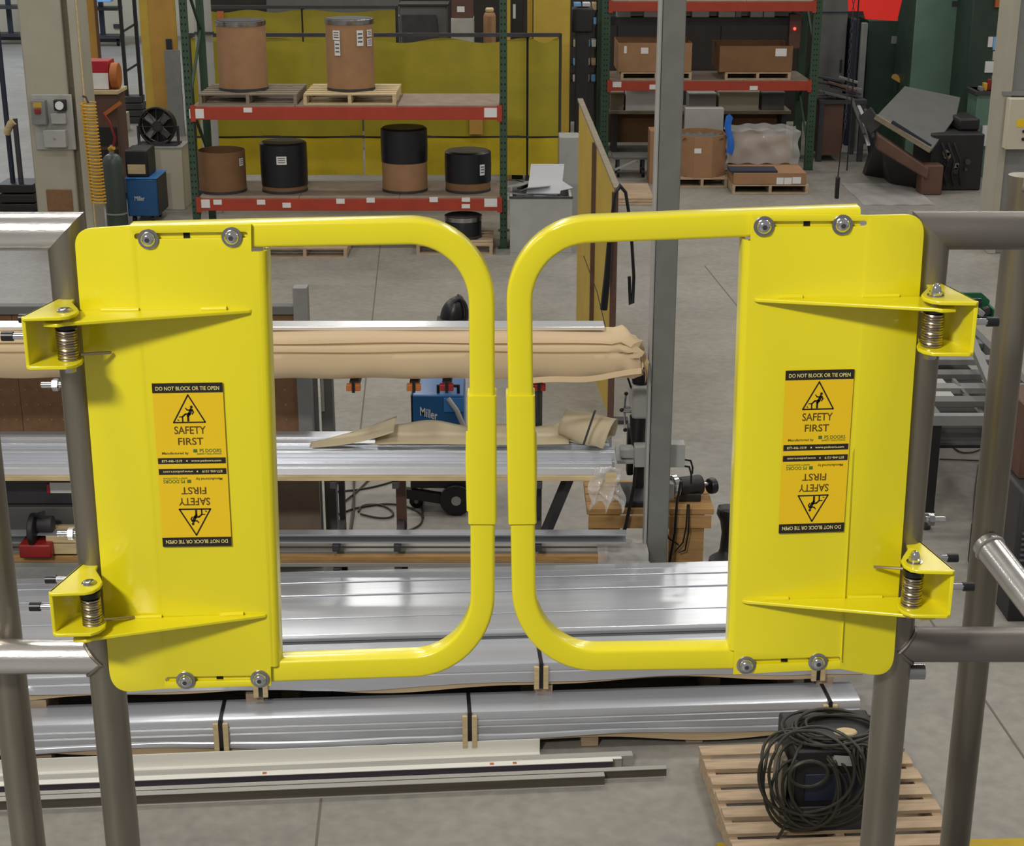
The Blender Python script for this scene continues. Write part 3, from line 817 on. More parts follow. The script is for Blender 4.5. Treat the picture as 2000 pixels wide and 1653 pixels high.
part('cable', MB().tube([(-0.23, -0.20, -0.33), (-0.255, -0.215, -0.38), (-0.275, -0.21, -0.425), (-0.28, -0.24, -0.438)], 0.0075, 7), 'cable', tc, world=False)

# ================================================================== STOCK RACK behind the stack
YR = 8.62
def at(px, py, Y=YR): return P(px, py, Y)
tr_ = thing('stock_rack', 'low steel arm rack holding long bars behind the aluminium stack', 'rack', (0, 9.0, 0))
levels = [P(800, 748, YR).z, P(800, 939, YR).z, P(800, 1062, YR).z, P(800, 1108, YR).z]
for (pxu, mat, w) in ((-150, 'dark_steel', 0.06), (300, 'dark_steel', 0.06), (667, 'black_iron', 0.035), (783, 'brown_steel', 0.06), (880, 'brown_steel', 0.05), (1050, 'dark_steel', 0.05)):
    X = P(pxu, 950, 9.02).x
    if pxu in (667, 783, 1050, 300, -150):
        ztop = levels[0] - 0.004 if pxu not in (783, 667) else levels[1] + (0.0)
        part('upright', MB().box(X-w/2, X+w/2, 9.0, 9.06, 0, levels[0]-0.03 if pxu in (-150, 300, 1050) else levels[1]-0.01), mat, tr_, bevel=0.003)
        for L_ in levels[1:]:
            part('arm', MB().box(X-0.02, X+0.02, YR-0.02, 9.0, L_-0.045, L_-0.003), 'dark_steel', tr_, bevel=0.003)
        part('foot', MB().box(X-0.04, X+0.04, YR+0.05, 9.3, 0, 0.05), 'dark_steel', tr_)
for pxu in (-150, 300, 690, 808, 872, 1052):
    X = P(pxu, 757, YR).x
    part('arm', MB().box(X-0.025, X+0.025, YR+0.03, 9.06, levels[0]-0.055, levels[0]-0.004), 'dark_steel', tr_)
    e = part('arm_end', MB().box(X-0.040, X+0.040, YR-0.01, YR+0.03, levels[0]-0.048, levels[0]-0.010), 'orange_paint' if pxu < 860 else 'machine_red', tr_, bevel=0.004, label='painted arm end')
    part('strap', MB().box(X-0.007, X+0.010, YR-0.018, YR-0.011, levels[0]-0.055, levels[0]+0.01), 'black_rubber', e)
X0 = P(-150, 757, 9.03).x; X1 = P(1052, 757, 9.03).x
part('beam', MB().box(X0, X1, 9.06, 9.12, levels[0]-0.06, levels[0]-0.005), 'dark_steel', tr_)
part('leg', MB().bar(P(1110, 935, 8.9), P(1066, 1040, 8.8), 0.05, 0.05), 'dark_steel', tr_)
part('leg', MB().bar(P(1052, 760, 8.66), P(1052, 812, 8.66), 0.012, 0.012), 'black_iron', tr_)

# kraft-wrapped long package, top level
zk = levels[0]
tk = thing('paper_package', 'long package wrapped in tan kraft paper on the top level of the stock rack', 'package', (P(600, 748, YR).x, YR, zk))
xr_, xl_ = P(1253, 700, YR).x, P(-160, 700, YR).x
prof = [(0.045, 0.0), (0.010, 0.012), (-0.012, 0.05), (-0.016, 0.09), (-0.008, 0.128), (0.004, 0.150), (0.020, 0.155), (0.012, 0.166), (0.022, 0.184), (0.040, 0.194), (0.058, 0.196), (0.048, 0.206), (0.064, 0.222), (0.10, 0.232), (0.150, 0.238), (0.30, 0.240), (0.33, 0.20), (0.33, 0.02)]
def fkp(a, b):
    i = int(round(b*(len(prof)-1))); y, z = prof[i]; x = xl_ + (xr_-xl_)*a
    e = max(0.0, (a-0.95)/0.05)
    w = 0.006*sin(x*2.2+z*12) + 0.004*sin(x*6.1+b*9) + (0.010*sin(x*14)*max(0, 0.10-z)/0.10)
    cr = e*(0.020*sin(b*23 + x*40) + 0.014*sin(b*11 - x*60))
    sq = 1 - 0.22*max(0, (a-0.985)/0.015)
    return (x + e*0.020*sin(b*19), YR + 0.012 + (y-0.12)*sq + 0.12 + w*0.5 + cr, zk + 0.01 + (z-0.10)*sq + 0.10 + 0.6*w*(1 if z > 0.02 else 0.3) + cr*0.5)
kp = MB().grid(fkp, 150, len(prof)-1)
n_ = len(prof); kp.f.append(tuple(150*n_ + j for j in range(n_))); kp.f.append(tuple(reversed(range(n_))))
part('wrapping', kp, 'kraft', tk, sharp=42)
part('folded_end', MB().grid(lambda a, b: (xr_ + 0.006 + 0.05*a - 0.03*a*a*4*(b-0.5)**2, YR + 0.02 + 0.26*b, zk + 0.07 + 0.10*b + 0.035*sin(9*b+5*a) - 0.05*a), 6, 10), 'kraft', tk)
part('paper_flap', MB().grid(lambda a, b: (xr_ - 0.62 + 0.62*a, YR - 0.012 - 0.02*b, zk + 0.035 + 0.055*a*a - 0.028*b + 0.006*sin(9*a)), 20, 3), 'kraft', tk)
# polished bar lying along its back edge
pz = zk + 0.252
solo('aluminum_bar', MB().box(xl_, P(1185, 655, YR).x, YR+0.20, YR+0.335, pz, pz+0.022), 'aluminum_bright', 'polished flat aluminium bar lying along the top of the kraft package', 'metal bar', bevel=0.003)

# second level: extrusions on a plank
t2 = thing('extrusion_pack', 'row of shiny ridged aluminium extrusions on the middle level of the stock rack', 'metal stock', (P(600, 930, YR).x, YR, levels[1]))
x2r = P(1203, 900, YR).x; x2l = P(-160, 900, YR).x; z1 = levels[1]
part('plank', MB().box(x2l, P(1180, 900, YR).x, YR-0.01, YR+0.06, z1, z1+0.032), 'wood_pale', t2, bevel=0.003)
part('plank', MB().box(x2l, x2r-0.1, YR+0.12, YR+0.36, z1, z1+0.032), 'wood_pale', t2)
zz = z1 + 0.033
for k, (y0, y1, h, dx, mt) in enumerate([(0.0, 0.012, 0.045, 0, 'aluminum_bright'), (0.014, 0.085, 0.075, -0.02, 'aluminum'), (0.088, 0.16, 0.115, 0.0, 'aluminum'), (0.163, 0.24, 0.135, -0.03, 'aluminum'), (0.243, 0.36, 0.145, -0.01, 'aluminum')]):
    rr = 0.006
    pr = [(y0, 0), (y1, 0), (y1, h), (y0+0.012, h), (y0+0.012, h-0.007), (y0, h-0.007), (y0, h*0.55), (y0+0.005, h*0.53), (y0+0.005, h*0.47), (y0, h*0.45)] if k else [(y0, 0), (y1, 0), (y1, h), (y0, h)]
    part('extrusion', extrude_x([(YR+y, zz+z) for (y, z) in pr], x2l, x2r+dx), mt, t2, bevel=0.0015)
# loose kraft paper on that level
zt2 = zz + 0.147
def sheet(name, label, pxs, fn, mat='kraft_light', nu=24, nv=8, group=None):
    mb = MB().grid(fn, nu, nv); o = solo(name, mb, mat, label, 'paper', group)
    s_ = o.modifiers.new('thickness', 'SOLIDIFY'); s_.thickness = 0.003; return o
xa, xb = P(610, 868, YR+0.2).x, P(772, 868, YR+0.2).x
sheet('kraft_paper_sheet', 'folded sheet of kraft paper lying left on the middle rack level', None, lambda a, b: (xa + (xb-xa)*a, YR+0.06+0.28*b*(0.35+0.65*a) + 0.03*a, zt2 + 0.004 + 0.085*a**2*(1-0.3*b) + 0.03*b*a))
xa2, xb2 = P(735, 868, YR+0.2).x, P(1110, 868, YR+0.2).x
sheet('kraft_paper_sheet', 'long crumpled sheet of kraft paper lying on the middle rack level', None, lambda a, b: (xa2 + (xb2-xa2)*a, YR+0.10+0.24*b, zt2 + 0.006 + 0.045*b + 0.012*sin(a*17+b*3)*b + 0.010*sin(a*7)*(0.3+b)))
c0 = P(1100, 824, YR+0.24); c1 = P(1192, 856, YR+0.14)
rl = MB()
def fr(a, b):
    p = c0.lerp(c1, a); an = -1.2 + 6.6*b; r = (0.080+0.036*a)*(1.0+0.10*b)
    ax = (c1-c0).normalized(); u = Vector((0, 0, 1)); w_ = ax.cross(u).normalized(); u = w_.cross(ax)
    q = p + (w_*cos(an) + u*sin(an))*r
    return (q.x, q.y, max(q.z, zt2 + 0.004) + 0.003*sin(a*9+b*7))
rl.grid(fr, 14, 30)
o = solo('kraft_paper_roll', rl, 'kraft_light', 'loosely rolled kraft paper at the right end of the middle rack level', 'paper')
o.modifiers.new('thickness', 'SOLIDIFY').thickness = 0.003
solo('steel_strip', MB().bar(P(1140, 868, YR-0.004), P(1162, 803, YR-0.02), 0.03, 0.010), 'dark_steel', 'dark steel strip leaning against the rolled kraft paper', 'metal bar')
# clear film hanging from the end of that level
fl = MB()
def ffl(a, b):
    x = P(1158 + 55*a - 22*b*(1-2*a)*0.4, 900, YR-0.03).x
    return (x + 0.016*sin(b*9+a*14), YR - 0.035 + 0.022*sin(a*12+b*6) + 0.012*sin(b*21+a*5), z1 + 0.10 - 0.29*b*(0.86+0.14*sin(a*15)))
fl.grid(ffl, 18, 16)
solo('plastic_film', fl, 'clear_film', 'crumpled clear plastic film hanging from the end of the middle rack level', 'film')
solo('paper_label', MB().grid(lambda a, b: (P(1183+22*a, 904, YR-0.06).x, YR-0.062, z1+0.075-0.065*b), 2, 2), 'wood_pale', 'pale paper label stuck on the hanging plastic film', 'label')
# third level: one channel
z3 = levels[2]
solo('aluminum_channel', extrude_x([(YR+y, z3+z) for (y, z) in [(0,0),(0.08,0),(0.08,0.055),(0,0.055),(0,0.050),(0.074,0.050),(0.074,0.006),(0,0.006)]], P(-160, 1050, YR).x, P(1224, 1050, YR).x), 'aluminum_dull', 'single long aluminium channel on the third level of the stock rack', 'metal bar', 'bars in the stock rack', bevel=0.001)
# fourth level: plank and light tubes
z4 = levels[3]; xl4 = P(-160, 1090, YR).x
t4 = thing('bar_pack', 'pack of pale bars and an orange plank in clear film on the lowest rack level', 'metal stock', (P(600, 1090, YR).x, YR, z4))
for (y0, w, z0_, h, pr_, mt) in ((0.0, 0.03, 0, 0.026, 1270, 'grey_bar'), (0.032, 0.045, 0, 0.022, 1225, 'grey_bar'), (0.0, 0.04, 0.028, 0.042, 1186, 'wood_orange'), (0.08, 0.05, 0, 0.068, 1268, 'grey_bar'), (0.135, 0.05, 0, 0.075, 1275, 'grey_bar'), (0.19, 0.06, 0, 0.078, 1240, 'grey_bar')):
    part('plank' if mt == 'wood_orange' else 'bar', MB().box(xl4, P(pr_, 1090, YR).x, YR+y0, YR+y0+w, z4+z0_, z4+z0_+h), mt, t4, bevel=0.002)
part('film_wrap', MB().grid(lambda a, b: (P(1168, 1090, YR).x + 0.30*a, YR - 0.008 - 0.006*sin(a*20+b*9) + 0.24*max(0, b-0.5)*2, z4 + 0.0 + 0.085*min(1, b*2) + 0.006*sin(a*13)), 14, 10), 'clear_film', t4)

# ================================================================== BEHIND THE RACK
# brown board partition with steel posts
tpb = thing('board_partition', 'brown perforated board partition on a steel frame behind the stock rack, left', 'partition', (P(250, 600, 9.6).x, 9.6, 0))
zb_ = P(300, 612, 9.6).z; xr1 = P(575, 620, 9.6).x; xl1 = P(-160, 620, 9.6).x
xs_ = [xl1 + (xr1-xl1)*k/4 for k in range(5)]
for k in range(4):
    part('board', MB().box(xs_[k]+0.001, xs_[k+1]-0.001, 9.59, 9.61, 0.35, zb_), 'brown_board', tpb, bevel=0.002)
part('top_rail', MB().box(xl1, xr1, 9.56, 9.64, zb_, zb_+0.055), 'grey_mid', tpb, bevel=0.004)
for x in (xs_[0]+0.03, xs_[2], xr1+0.045):
    part('post', MB().box(x-0.045, x+0.045, 9.56, 9.66, 0, P(585, 560, 9.6).z if x > xr1 else zb_+0.02), 'grey_paint', tpb, bevel=0.004)
part('lower_board', MB().box(P(505, 990, 9.5).x, P(625, 990, 9.5).x, 9.50, 9.53, 0.0, 0.62), 'plywood', tpb)
hol = MB()
for i in range(44):
    for j in range(7):
        x = xl1 + 0.1 + i*0.075; z = zb_ - 0.10 - j*0.10
        if x < xr1 - 0.05: hol.box(x-0.006, x+0.006, 9.588, 9.5905, z-0.006, z+0.006)
part('peg_hole', hol, 'wood_grey', tpb, kind='stuff')
for (a, b, lab) in ((601, 622, 'narrow grey steel post left of the pair behind the kraft package'), (630, 653, 'dark grey steel post right of the pair behind the kraft package')):
    x0, x1 = P(a, 850, 9.75).x, P(b, 850, 9.75).x
    t = thing('steel_post', lab, 'post', ((x0+x1)/2, 9.78, 0))
    part('shaft', MB().box(x0, x1, 9.73, 9.83, 0.0, 1.42), 'grey_paint' if a < 610 else 'grey_mid', t, bevel=0.004)
    part('base_plate', MB().box(x0-0.03, x1+0.03, 9.70, 9.88, 0, 0.012), 'grey_mid', t)
    part('cover_strip', MB().box(x0+0.004, x0+0.024, 9.722, 9.73, 1.0, 1.36), 'grey_light', t)

# blue welder on its cart
wx = P(862, 800, 10.5).x
tw = thing('welder', 'blue welding power source with pale script lettering on a wheeled cart behind the rack', 'welder', (wx, 10.5, 0))
zw0, zw1 = 0.28, P(850, 772, 10.45).z
part('case', MB().box(wx-0.20, wx+0.16, 10.45, 10.85, zw0, zw1), 'machine_blue', tw, bevel=0.012)
part('side_panel', MB().box(wx-0.208, wx-0.2, 10.45, 10.85, zw0, zw1), 'black_iron', tw)
part('handle', MB().tube([(wx-0.02, 10.50, zw1-0.01), (wx-0.02, 10.50, zw1+0.05), (wx+0.12, 10.50, zw1+0.05), (wx+0.12, 10.50, zw1-0.01)], 0.011, 8), 'black_rubber', tw)
part('gas_hose', MB().tube([(wx+0.05, 10.44, zw1-0.02), (wx+0.11, 10.42, zw1-0.10), (wx+0.17, 10.40, zw1-0.24), (wx+0.22, 10.42, zw0)], 0.018, 8), 'grey_light', tw)
part('front_panel', MB().box(wx+0.02, wx+0.16, 10.443, 10.45, zw1-0.12, zw1-0.02), 'blue_bright', tw)
lw = MB()
def onw(u, v): return Vector((wx-0.145+0.12*u, 10.4485, zw1-0.085-0.085*v-0.035*u))
text_on(lw, 'Miller', onw, (0, 0, 1, 0.75))
part('lettering', lw, 'paper', tw, kind='stuff')
part('cart', MB().box(wx-0.22, wx+0.25, 10.40, 11.0, 0.20, 0.26), 'black_iron', tw, bevel=0.005)
for (x, y, r) in ((wx+0.10, 10.40, 0.115), (wx+0.10, 11.0, 0.115), (wx-0.19, 10.55, 0.05), (wx-0.19, 10.95, 0.05)):
    w_ = part('wheel', MB().cyl((x, y-0.025, r), (x, y+0.025, r), r, n=24), 'black_rubber', tw, bevel=0.006)
    part('hub', MB().cyl((x, y-0.030, r), (x, y+0.030, r), r*0.3, n=14), 'grey_light', w_)
part('front_bar', MB().bar((wx-0.32, 10.42, 0.17), (wx+0.12, 10.42, 0.10), 0.05, 0.07), 'black_iron', tw)
part('reel_arm', MB().box(wx+0.0, wx+0.04, 10.74, 10.78, zw1-0.02, 1.345), 'dark_steel', tw)
hd_ = P(882, 606, 10.5)
th_ = thing('welding_hood', 'black rounded welding hood resting on the welder arm above the kraft package', 'helmet', (hd_.x, 10.72, 1.345))
shell = MB()
HZ = 1.345
def fh(a, b):
    an = pi*2*a; f = sin(pi*0.5*(1-b*0.98)); r = 0.092
    return (hd_.x + r*cos(an)*f*1.0 + 0.030*b, 10.72 + r*1.15*sin(an)*f, HZ + 0.005 + 0.175*(1-(1-b)**2)*(0.92+0.08*cos(an)))
shell.grid(fh, 22, 9)
part('shell', shell, 'black_rubber', th_)
part('visor', MB().box(hd_.x-0.11, hd_.x+0.11, 10.60, 10.75, HZ+0.002, HZ+0.016), 'black_iron', th_, bevel=0.003)
part('head_band', MB().tube([(hd_.x+0.05+0.05*cos(t_), 10.66, HZ+0.06+0.10*sin(t_)) for t_ in [pi*k/10-0.4 for k in range(11)]], 0.012, 6), 'black_iron', th_)

# cables on the floor between rack and welder
cab = [[(640, 962), (720, 955), (790, 934), (850, 905)], [(660, 1005), (700, 990), (770, 982), (820, 998), (828, 1020), (806, 1035), (760, 1045)],
       [(700, 1000), (706, 986), (745, 985), (770, 1000), (765, 1012), (735, 1012), (704, 1004)], [(672, 980), (700, 958), (722, 935)],
       [(690, 1062), (735, 1066), (770, 1055)], [(822, 925), (824, 990), (826, 1012)], [(690, 925), (693, 990), (685, 1040)], [(705, 1055), (760, 1068)], [(860, 1056), (882, 1068)]]
def smooth(pts, z=0.010, it=3):
    p = [Z(*q, z) for q in pts]
    for _ in range(it):
        o = [p[0]]
        for i in range(len(p)-1): o += [p[i]*0.75+p[i+1]*0.25, p[i]*0.25+p[i+1]*0.75]
        p = o + [p[-1]]
    return p
tcb = thing('floor_cable', 'dark cables looped on the concrete floor below the blue welder', 'cable', tuple(Z(740, 1000)))
for k, c in enumerate(cab): part('cable', MB().tube(smooth(c, 0.008 + 0.001*k), 0.007, 7), 'cable', tcb)

# square steel column
cxm = P(1300, 550, 8.75).x
tcol = thing('steel_column', 'tall square grey steel column standing in the middle of the hall', 'column', (cxm, 8.83, 0))
part('shaft', MB().box(cxm-0.058, cxm+0.064, 8.75, 8.90, 0.012, 6.5), 'column_grey', tcol, bevel=0.006)
part('side_channel', MB().box(cxm-0.078, cxm-0.060, 8.77, 8.88, 0.012, 6.5), 'grey_light', tcol, bevel=0.003)
part('base_plate', MB().box(cxm-0.15, cxm+0.15, 8.70, 8.99, 0, 0.012), 'grey_mid', tcol)
part('junction_box', MB().box(cxm-0.135, cxm-0.055, 8.90, 8.99, P(1250, 925, 8.8).z, P(1250, 885, 8.8).z), 'grey_light', tcol, bevel=0.004)
part('junction_box', MB().box(cxm+0.05, cxm+0.165, 8.90, 8.99, P(1310, 925, 8.8).z, P(1310, 880, 8.8).z), 'grey_light', tcol, bevel=0.004)

# workbench with drill press, grinder
zb1 = P(1300, 1000, 9.0).z; bx0 = P(1146, 1010, 9.0).x; bx1 = P(1394, 1010, 9.0).x
tbn = thing('workbench', 'heavy wooden workbench behind the grey steel column', 'workbench', ((bx0+bx1)/2, 9.3, 0))
for k in range(4):
    part('top_plank', MB().box(bx0, bx1, 9.0+0.125*k, 9.0+0.125*k+0.118, zb1-0.02, zb1+0.02), 'wood_orange', tbn, bevel=0.004)
part('apron', MB().box(bx0+0.01, bx1-0.015, 8.985, 9.0, zb1-0.105, zb1-0.022), 'wood_orange', tbn, bevel=0.003)
for (x, y) in ((bx0+0.12, 9.03), (bx1-0.14, 9.03), (bx0+0.12, 9.42), (bx1-0.14, 9.42)):
    part('leg', MB().box(x-0.085, x+0.085, y-0.03, y+0.05, 0, zb1-0.022), 'wood_orange', tbn, bevel=0.004)
part('shelf', MB().box(bx0+0.05, bx1-0.25, 9.05, 9.45, 0.14, 0.165), 'brown_board', tbn)
# drill press
dx = P(1246, 900, 9.15).x
tdp = thing('drill_press', 'grey bench drill press with a three-spoke feed handle beside the steel column', 'drill press', (dx, 9.2, zb1+0.02))
zt_ = zb1 + 0.02
part('base', MB().box(dx-0.11, dx+0.12, 9.02, 9.36, zt_, zt_+0.04), 'black_iron', tdp, bevel=0.01)
part('pillar', MB().cyl((dx+0.02, 9.27, zt_+0.04), (dx+0.02, 9.27, zt_+0.80), 0.032, n=16), 'black_iron', tdp)
zz1, zz0 = P(1246, 750, 9.1).z, P(1246, 812, 9.1).z
part('head', MB().box(dx-0.055, dx+0.10, 9.02, 9.34, zz0, zz1), 'grey_light', tdp, bevel=0.02)
part('motor_cap', MB().lathe([(0.05, 0), (0.055, 0.03), (0.045, 0.075), (0.02, 0.085)], (dx-0.0, 9.12, zz1), 18), 'black_iron', tdp)
part('quill', MB().tube([(dx-0.01, 9.10, zz0), (dx-0.01, 9.10, zz0-0.06), (dx-0.01, 9.10, zz0-0.17), (dx-0.01, 9.10, zz0-0.27)], [0.052, 0.050, 0.040, 0.022], 16), 'black_iron', tdp)
hub = Vector((dx-0.075, 9.10, P(1236, 800, 9.1).z))
fh_ = part('feed_hub', MB().cyl(hub + Vector((0.03, 0, 0)), hub + Vector((-0.03, 0, 0)), 0.022, n=14), 'zinc', tdp)
for (px, py) in ((1223, 769), (1214, 801), (1221, 840)):
    e = P(px, py, 9.04); sp = part('spoke', MB().cyl(hub + Vector((-0.02, 0, 0)), e, 0.006, n=8), 'zinc', tdp)
    part('knob', MB().sphere(e, 0.013, 10), 'black_rubber', sp)
part('table', MB().box(dx-0.14, dx+0.08, 8.98, 9.24, P(1240, 890, 9.1).z-0.012, P(1240, 890, 9.1).z+0.012), 'grey_light', tdp, bevel=0.005)
part('vise', MB().box(dx-0.12, dx-0.035, 9.0, 9.10, P(1240, 887, 9.1).z+0.006, P(1240, 868, 9.1).z), 'grey_light', tdp, bevel=0.006)
part('power_cord', MB().tube([(dx+0.02, 9.05, zz1+0.06), (dx-0.02, 9.02, zz1+0.16), (dx-0.07, 9.03, zz1+0.26), (dx-0.10, 9.06, zz1+0.28)], 0.008, 7), 'black_rubber', tdp)
part('feed_cord', MB().tube([P(1226, 738, 9.1), P(1232, 756, 9.1), P(1241, 768, 9.1)], 0.006, 7), 'black_rubber', tdp)
part('belt_guard', MB().box(dx-0.055, dx-0.015, 9.3, 9.4, zt_+0.10, zt_+0.42), 'black_iron', tdp, bevel=0.01)
# bench grinder
gx = P(1340, 955, 9.15).x; gz = P(1340, 952, 9.15).z
tg = thing('bench_grinder', 'black bench grinder with chrome end on the right of the workbench', 'grinder', (gx, 9.2, zb1+0.02))
part('motor', MB().cyl((gx-0.05, 9.15, gz), (gx+0.10, 9.20, gz), 0.062, n=22), 'black_iron', tg, bevel=0.012)
part('wheel_guard', MB().cyl((gx-0.10, 9.13, gz+0.01), (gx-0.055, 9.145, gz+0.01), 0.075, n=22), 'chrome', tg, bevel=0.01)
part('shaft', MB().cyl((gx+0.10, 9.20, gz), (gx+0.15, 9.21, gz), 0.014, n=10), 'zinc', tg)
part('wheel', MB().cyl((gx+0.145, 9.19, gz-0.01), (gx+0.185, 9.21, gz-0.01), 0.05, n=22), 'black_rubber', tg, bevel=0.008)
part('foot', MB().box(gx-0.05, gx+0.09, 9.11, 9.25, zb1+0.02, gz-0.03), 'black_iron', tg, bevel=0.006)
part('switch_box', MB().box(gx-0.14, gx-0.085, 9.05, 9.12, gz-0.04, gz+0.06), 'grey_light', tg, bevel=0.005)
for k, (s_, e_, m_) in enumerate((((1331, 897), (1352, 925), (1349, 900)), ((1331, 910), (1350, 945), (1346, 912)))):
    part('cord', MB().tube([P(s_[0], s_[1], 9.0), P(m_[0], m_[1], 8.99), P(m_[0]+4, m_[1]+14, 8.99), P(e_[0], e_[1], 9.05)], 0.006, 7), 'black_rubber', tg)
ctl = thing('power_cable', 'black cables hanging from the column past the workbench to the floor', 'cable', tuple(Z(1312, 1100)))
for pts in ([(1330, 940), (1322, 985), (1318, 1040), (1306, 1108)], [(1343, 985), (1340, 1030), (1334, 1060), (1318, 1078)], [(1346, 985), (1345, 1040), (1338, 1075), (1325, 1080)], [(1299, 1030), (1306, 1052), (1325, 1064)]):
    part('cable', MB().tube([P(*q, 8.95) for q in pts], 0.0085 if pts[0][0] == 1330 else 0.005, 7), 'black_rubber', ctl)
part('cable', MB().tube([P(*q, 8.93) for q in ((1242, 897), (1238, 950), (1222, 1028), (1210, 1064))], 0.011, 7), 'black_rubber', ctl)
# cast pedestal right of the bench
pp = Z(1413, 1100)
tpd = thing('cast_pedestal', 'black cast-iron tool pedestal standing right of the workbench', 'pedestal', (pp.x, pp.y, 0))
part('foot', MB().lathe([(0.12, 0), (0.115, 0.03), (0.06, 0.07), (0.05, 0.10)], (pp.x+0.02, pp.y, 0), 20), 'black_iron', tpd)
part('stem', MB().lathe([(0.05, 0.10), (0.042, 0.22), (0.055, 0.30), (0.08, 0.35), (0.075, 0.39)], (pp.x+0.02, pp.y, 0), 20), 'black_iron', tpd)
part('head', MB().box(pp.x-0.05, pp.x+0.10, pp.y-0.06, pp.y+0.06, 0.33, 0.40), 'black_iron', tpd, bevel=0.02)

# yellow screen of tall boards seen along its length
ty = thing('yellow_screen', 'tall narrow yellow board screen with black edges, seen nearly end-on', 'screen', tuple(Z(1160, 760)))
A = Vector((P(1203, 372, 12.4).x, 12.4, 0)); B = Vector((P(1131, 197, 15.3).x, 15.3, 0)); hA, hB = P(1203, 372, 12.4).z, P(1131, 197, 15.3).z
dAB = (B-A); nrm = Vector((dAB.y, -dAB.x, 0)).normalized()*0.02
for k, (a, b) in enumerate(((0.0, 0.475), (0.50, 1.0))):
    p, q = A + dAB*a, A + dAB*b; zp, zq = hA + (hB-hA)*a, hA + (hB-hA)*b
    part('board', MB().prism([p, q, q + Vector((0, 0, zq)), p + Vector((0, 0, zp))], nrm), 'yellow_panel', ty)
for f in (-0.012, 0.4875):
    p = A + dAB*f - nrm*0.5; z_ = hA + (hB-hA)*f
    part('edge_post', MB().box(p.x-0.025, p.x+0.025, p.y-0.025, p.y+0.025, 0, z_), 'brown_steel', ty)
part('top_rail', MB().bar(A + Vector((nrm.x*0.5, 0, hA+0.012)), B + Vector((nrm.x*0.5, 0, hB+0.012)), 0.05, 0.024), 'wood_grey', ty)
part('foot', MB().box(A.x-0.10, A.x+0.14, A.y-0.05, A.y+0.05, 0, 0.035), 'dark_steel', ty)
thz = thing('hanging_hose', 'black hose looped over the near end of the yellow screen', 'hose', (A.x, A.y-0.05, hA-1.0))
part('hose', MB().tube([P(*q, 12.3) for q in ((1182, 605), (1186, 540), (1196, 420), (1201, 380), (1211, 363), (1222, 376), (1232, 440), (1238, 540), (1236, 590), (1231, 592), (1229, 540))], 0.013, 8), 'black_rubber', thz)
part('torch_grip', MB().tube([P(1191, 470, 12.28), P(1186, 540, 12.28), P(1179, 605, 12.28)], [0.022, 0.028, 0.03], 8), 'black_rubber', thz)
part('wire', MB().tube([P(1140, 500, 13.6), P(1166, 570, 13.0), P(1184, 645, 12.5)], 0.004, 6), 'cable', thz)

# white scrap crate beside the pallet rack
sx0, sx1 = P(996, 430, 18.5).x, P(1117, 430, 18.5).x; szt = P(1050, 388, 18.5).z
tsc = thing('scrap_crate', 'white crate full of shiny offcuts beside the right upright of the near pallet rack', 'crate', ((sx0+sx1)/2, 18.8, 0))
for (nm, b) in (('front_wall', (sx0, sx1, 18.5, 18.53)), ('back_wall', (sx0, sx1, 19.27, 19.3)), ('side_wall', (sx0, sx0+0.03, 18.53, 19.27)), ('side_wall', (sx1-0.03, sx1, 18.53, 19.27))):
    part(nm, MB().box(*b, 0.03, szt), 'grey_light', tsc, bevel=0.004)
part('bottom', MB().box(sx0, sx1, 18.5, 19.3, 0.0, 0.03), 'grey_light', tsc)
part('rim', MB().box(sx0-0.01, sx1+0.01, 18.49, 18.54, szt, szt+0.02), 'dark_steel', tsc)
rnd = random.Random(5)
for k in range(9):
    c = Vector((rnd.uniform(sx0+0.15, sx1-0.15), rnd.uniform(18.68, 19.1), szt - 0.03 + 0.015*k))
    R = Matrix.Rotation(rnd.uniform(0, 3), 3, 'Z') @ Matrix.Rotation(rnd.uniform(-0.4, 0.4), 3, 'X')
    solo('metal_offcut', MB().obox(c, rnd.uniform(0.25, 0.45), rnd.uniform(0.12, 0.25), 0.01, R=R), 'aluminum_dull' if k % 3 else 'dark_steel', 'loose metal offcut lying in the white scrap crate', 'scrap', 'offcuts in the scrap crate')
pl_ = P(1060, 345, 18.9)
solo('aluminum_sheet', MB().grid(lambda a, b: (pl_.x - 0.20 + 0.40*a + 0.06*b, 18.75 + 0.32*b - 0.1, szt + 0.03 + 0.26*(1-b)**0.8*0 + 0.30*b - 0.05*sin(3.1*b)), 6, 8), 'aluminum_bright', 'bent shiny aluminium sheet standing up out of the white scrap crate', 'metal sheet')
solo('grey_cabinet', MB().box(P(1092, 300, 20.5).x, P(1132, 300, 20.5).x, 20.5, 20.9, 0.0, P(1110, 268, 20.5).z), 'grey_light', 'pale grey cabinet standing behind the yellow screen by the curtains', 'cabinet', bevel=0.01)

# ================================================================== PALLET RACKS
def upright_frame(t, xc, y0, y1, ztop, w=0.085, base=True):
    for y in (y0, y1):
        part('upright', MB().box(xc-w/2, xc+w/2, y-0.035, y+0.035, 0.008, ztop), 'rack_green', t, bevel=0.004)
        part('foot_plate', MB().box(xc-0.07, xc+0.07, y-0.06, y+0.06, 0, 0.008), 'rack_green', t)
    hb = MB()
    z = 0.12
    while z < ztop - 0.1:
        for dx in (-0.02, 0.02): hb.box(xc+dx-0.007, xc+dx+0.007, y0-0.0365, y0-0.0345, z, z+0.022)
        z += 0.0762
    part('slot_row', hb, 'black_hole', t, kind='stuff')
    z = 0.25; s = 0
    while z + 0.8 < ztop:
        a, b = (y0+0.03, y1-0.03) if s == 0 else (y1-0.03, y0+0.03)
        part('brace', MB().bar((xc, a, z), (xc, b, z+0.75), 0.03, 0.03), 'rack_green', t); z += 0.75; s ^= 1
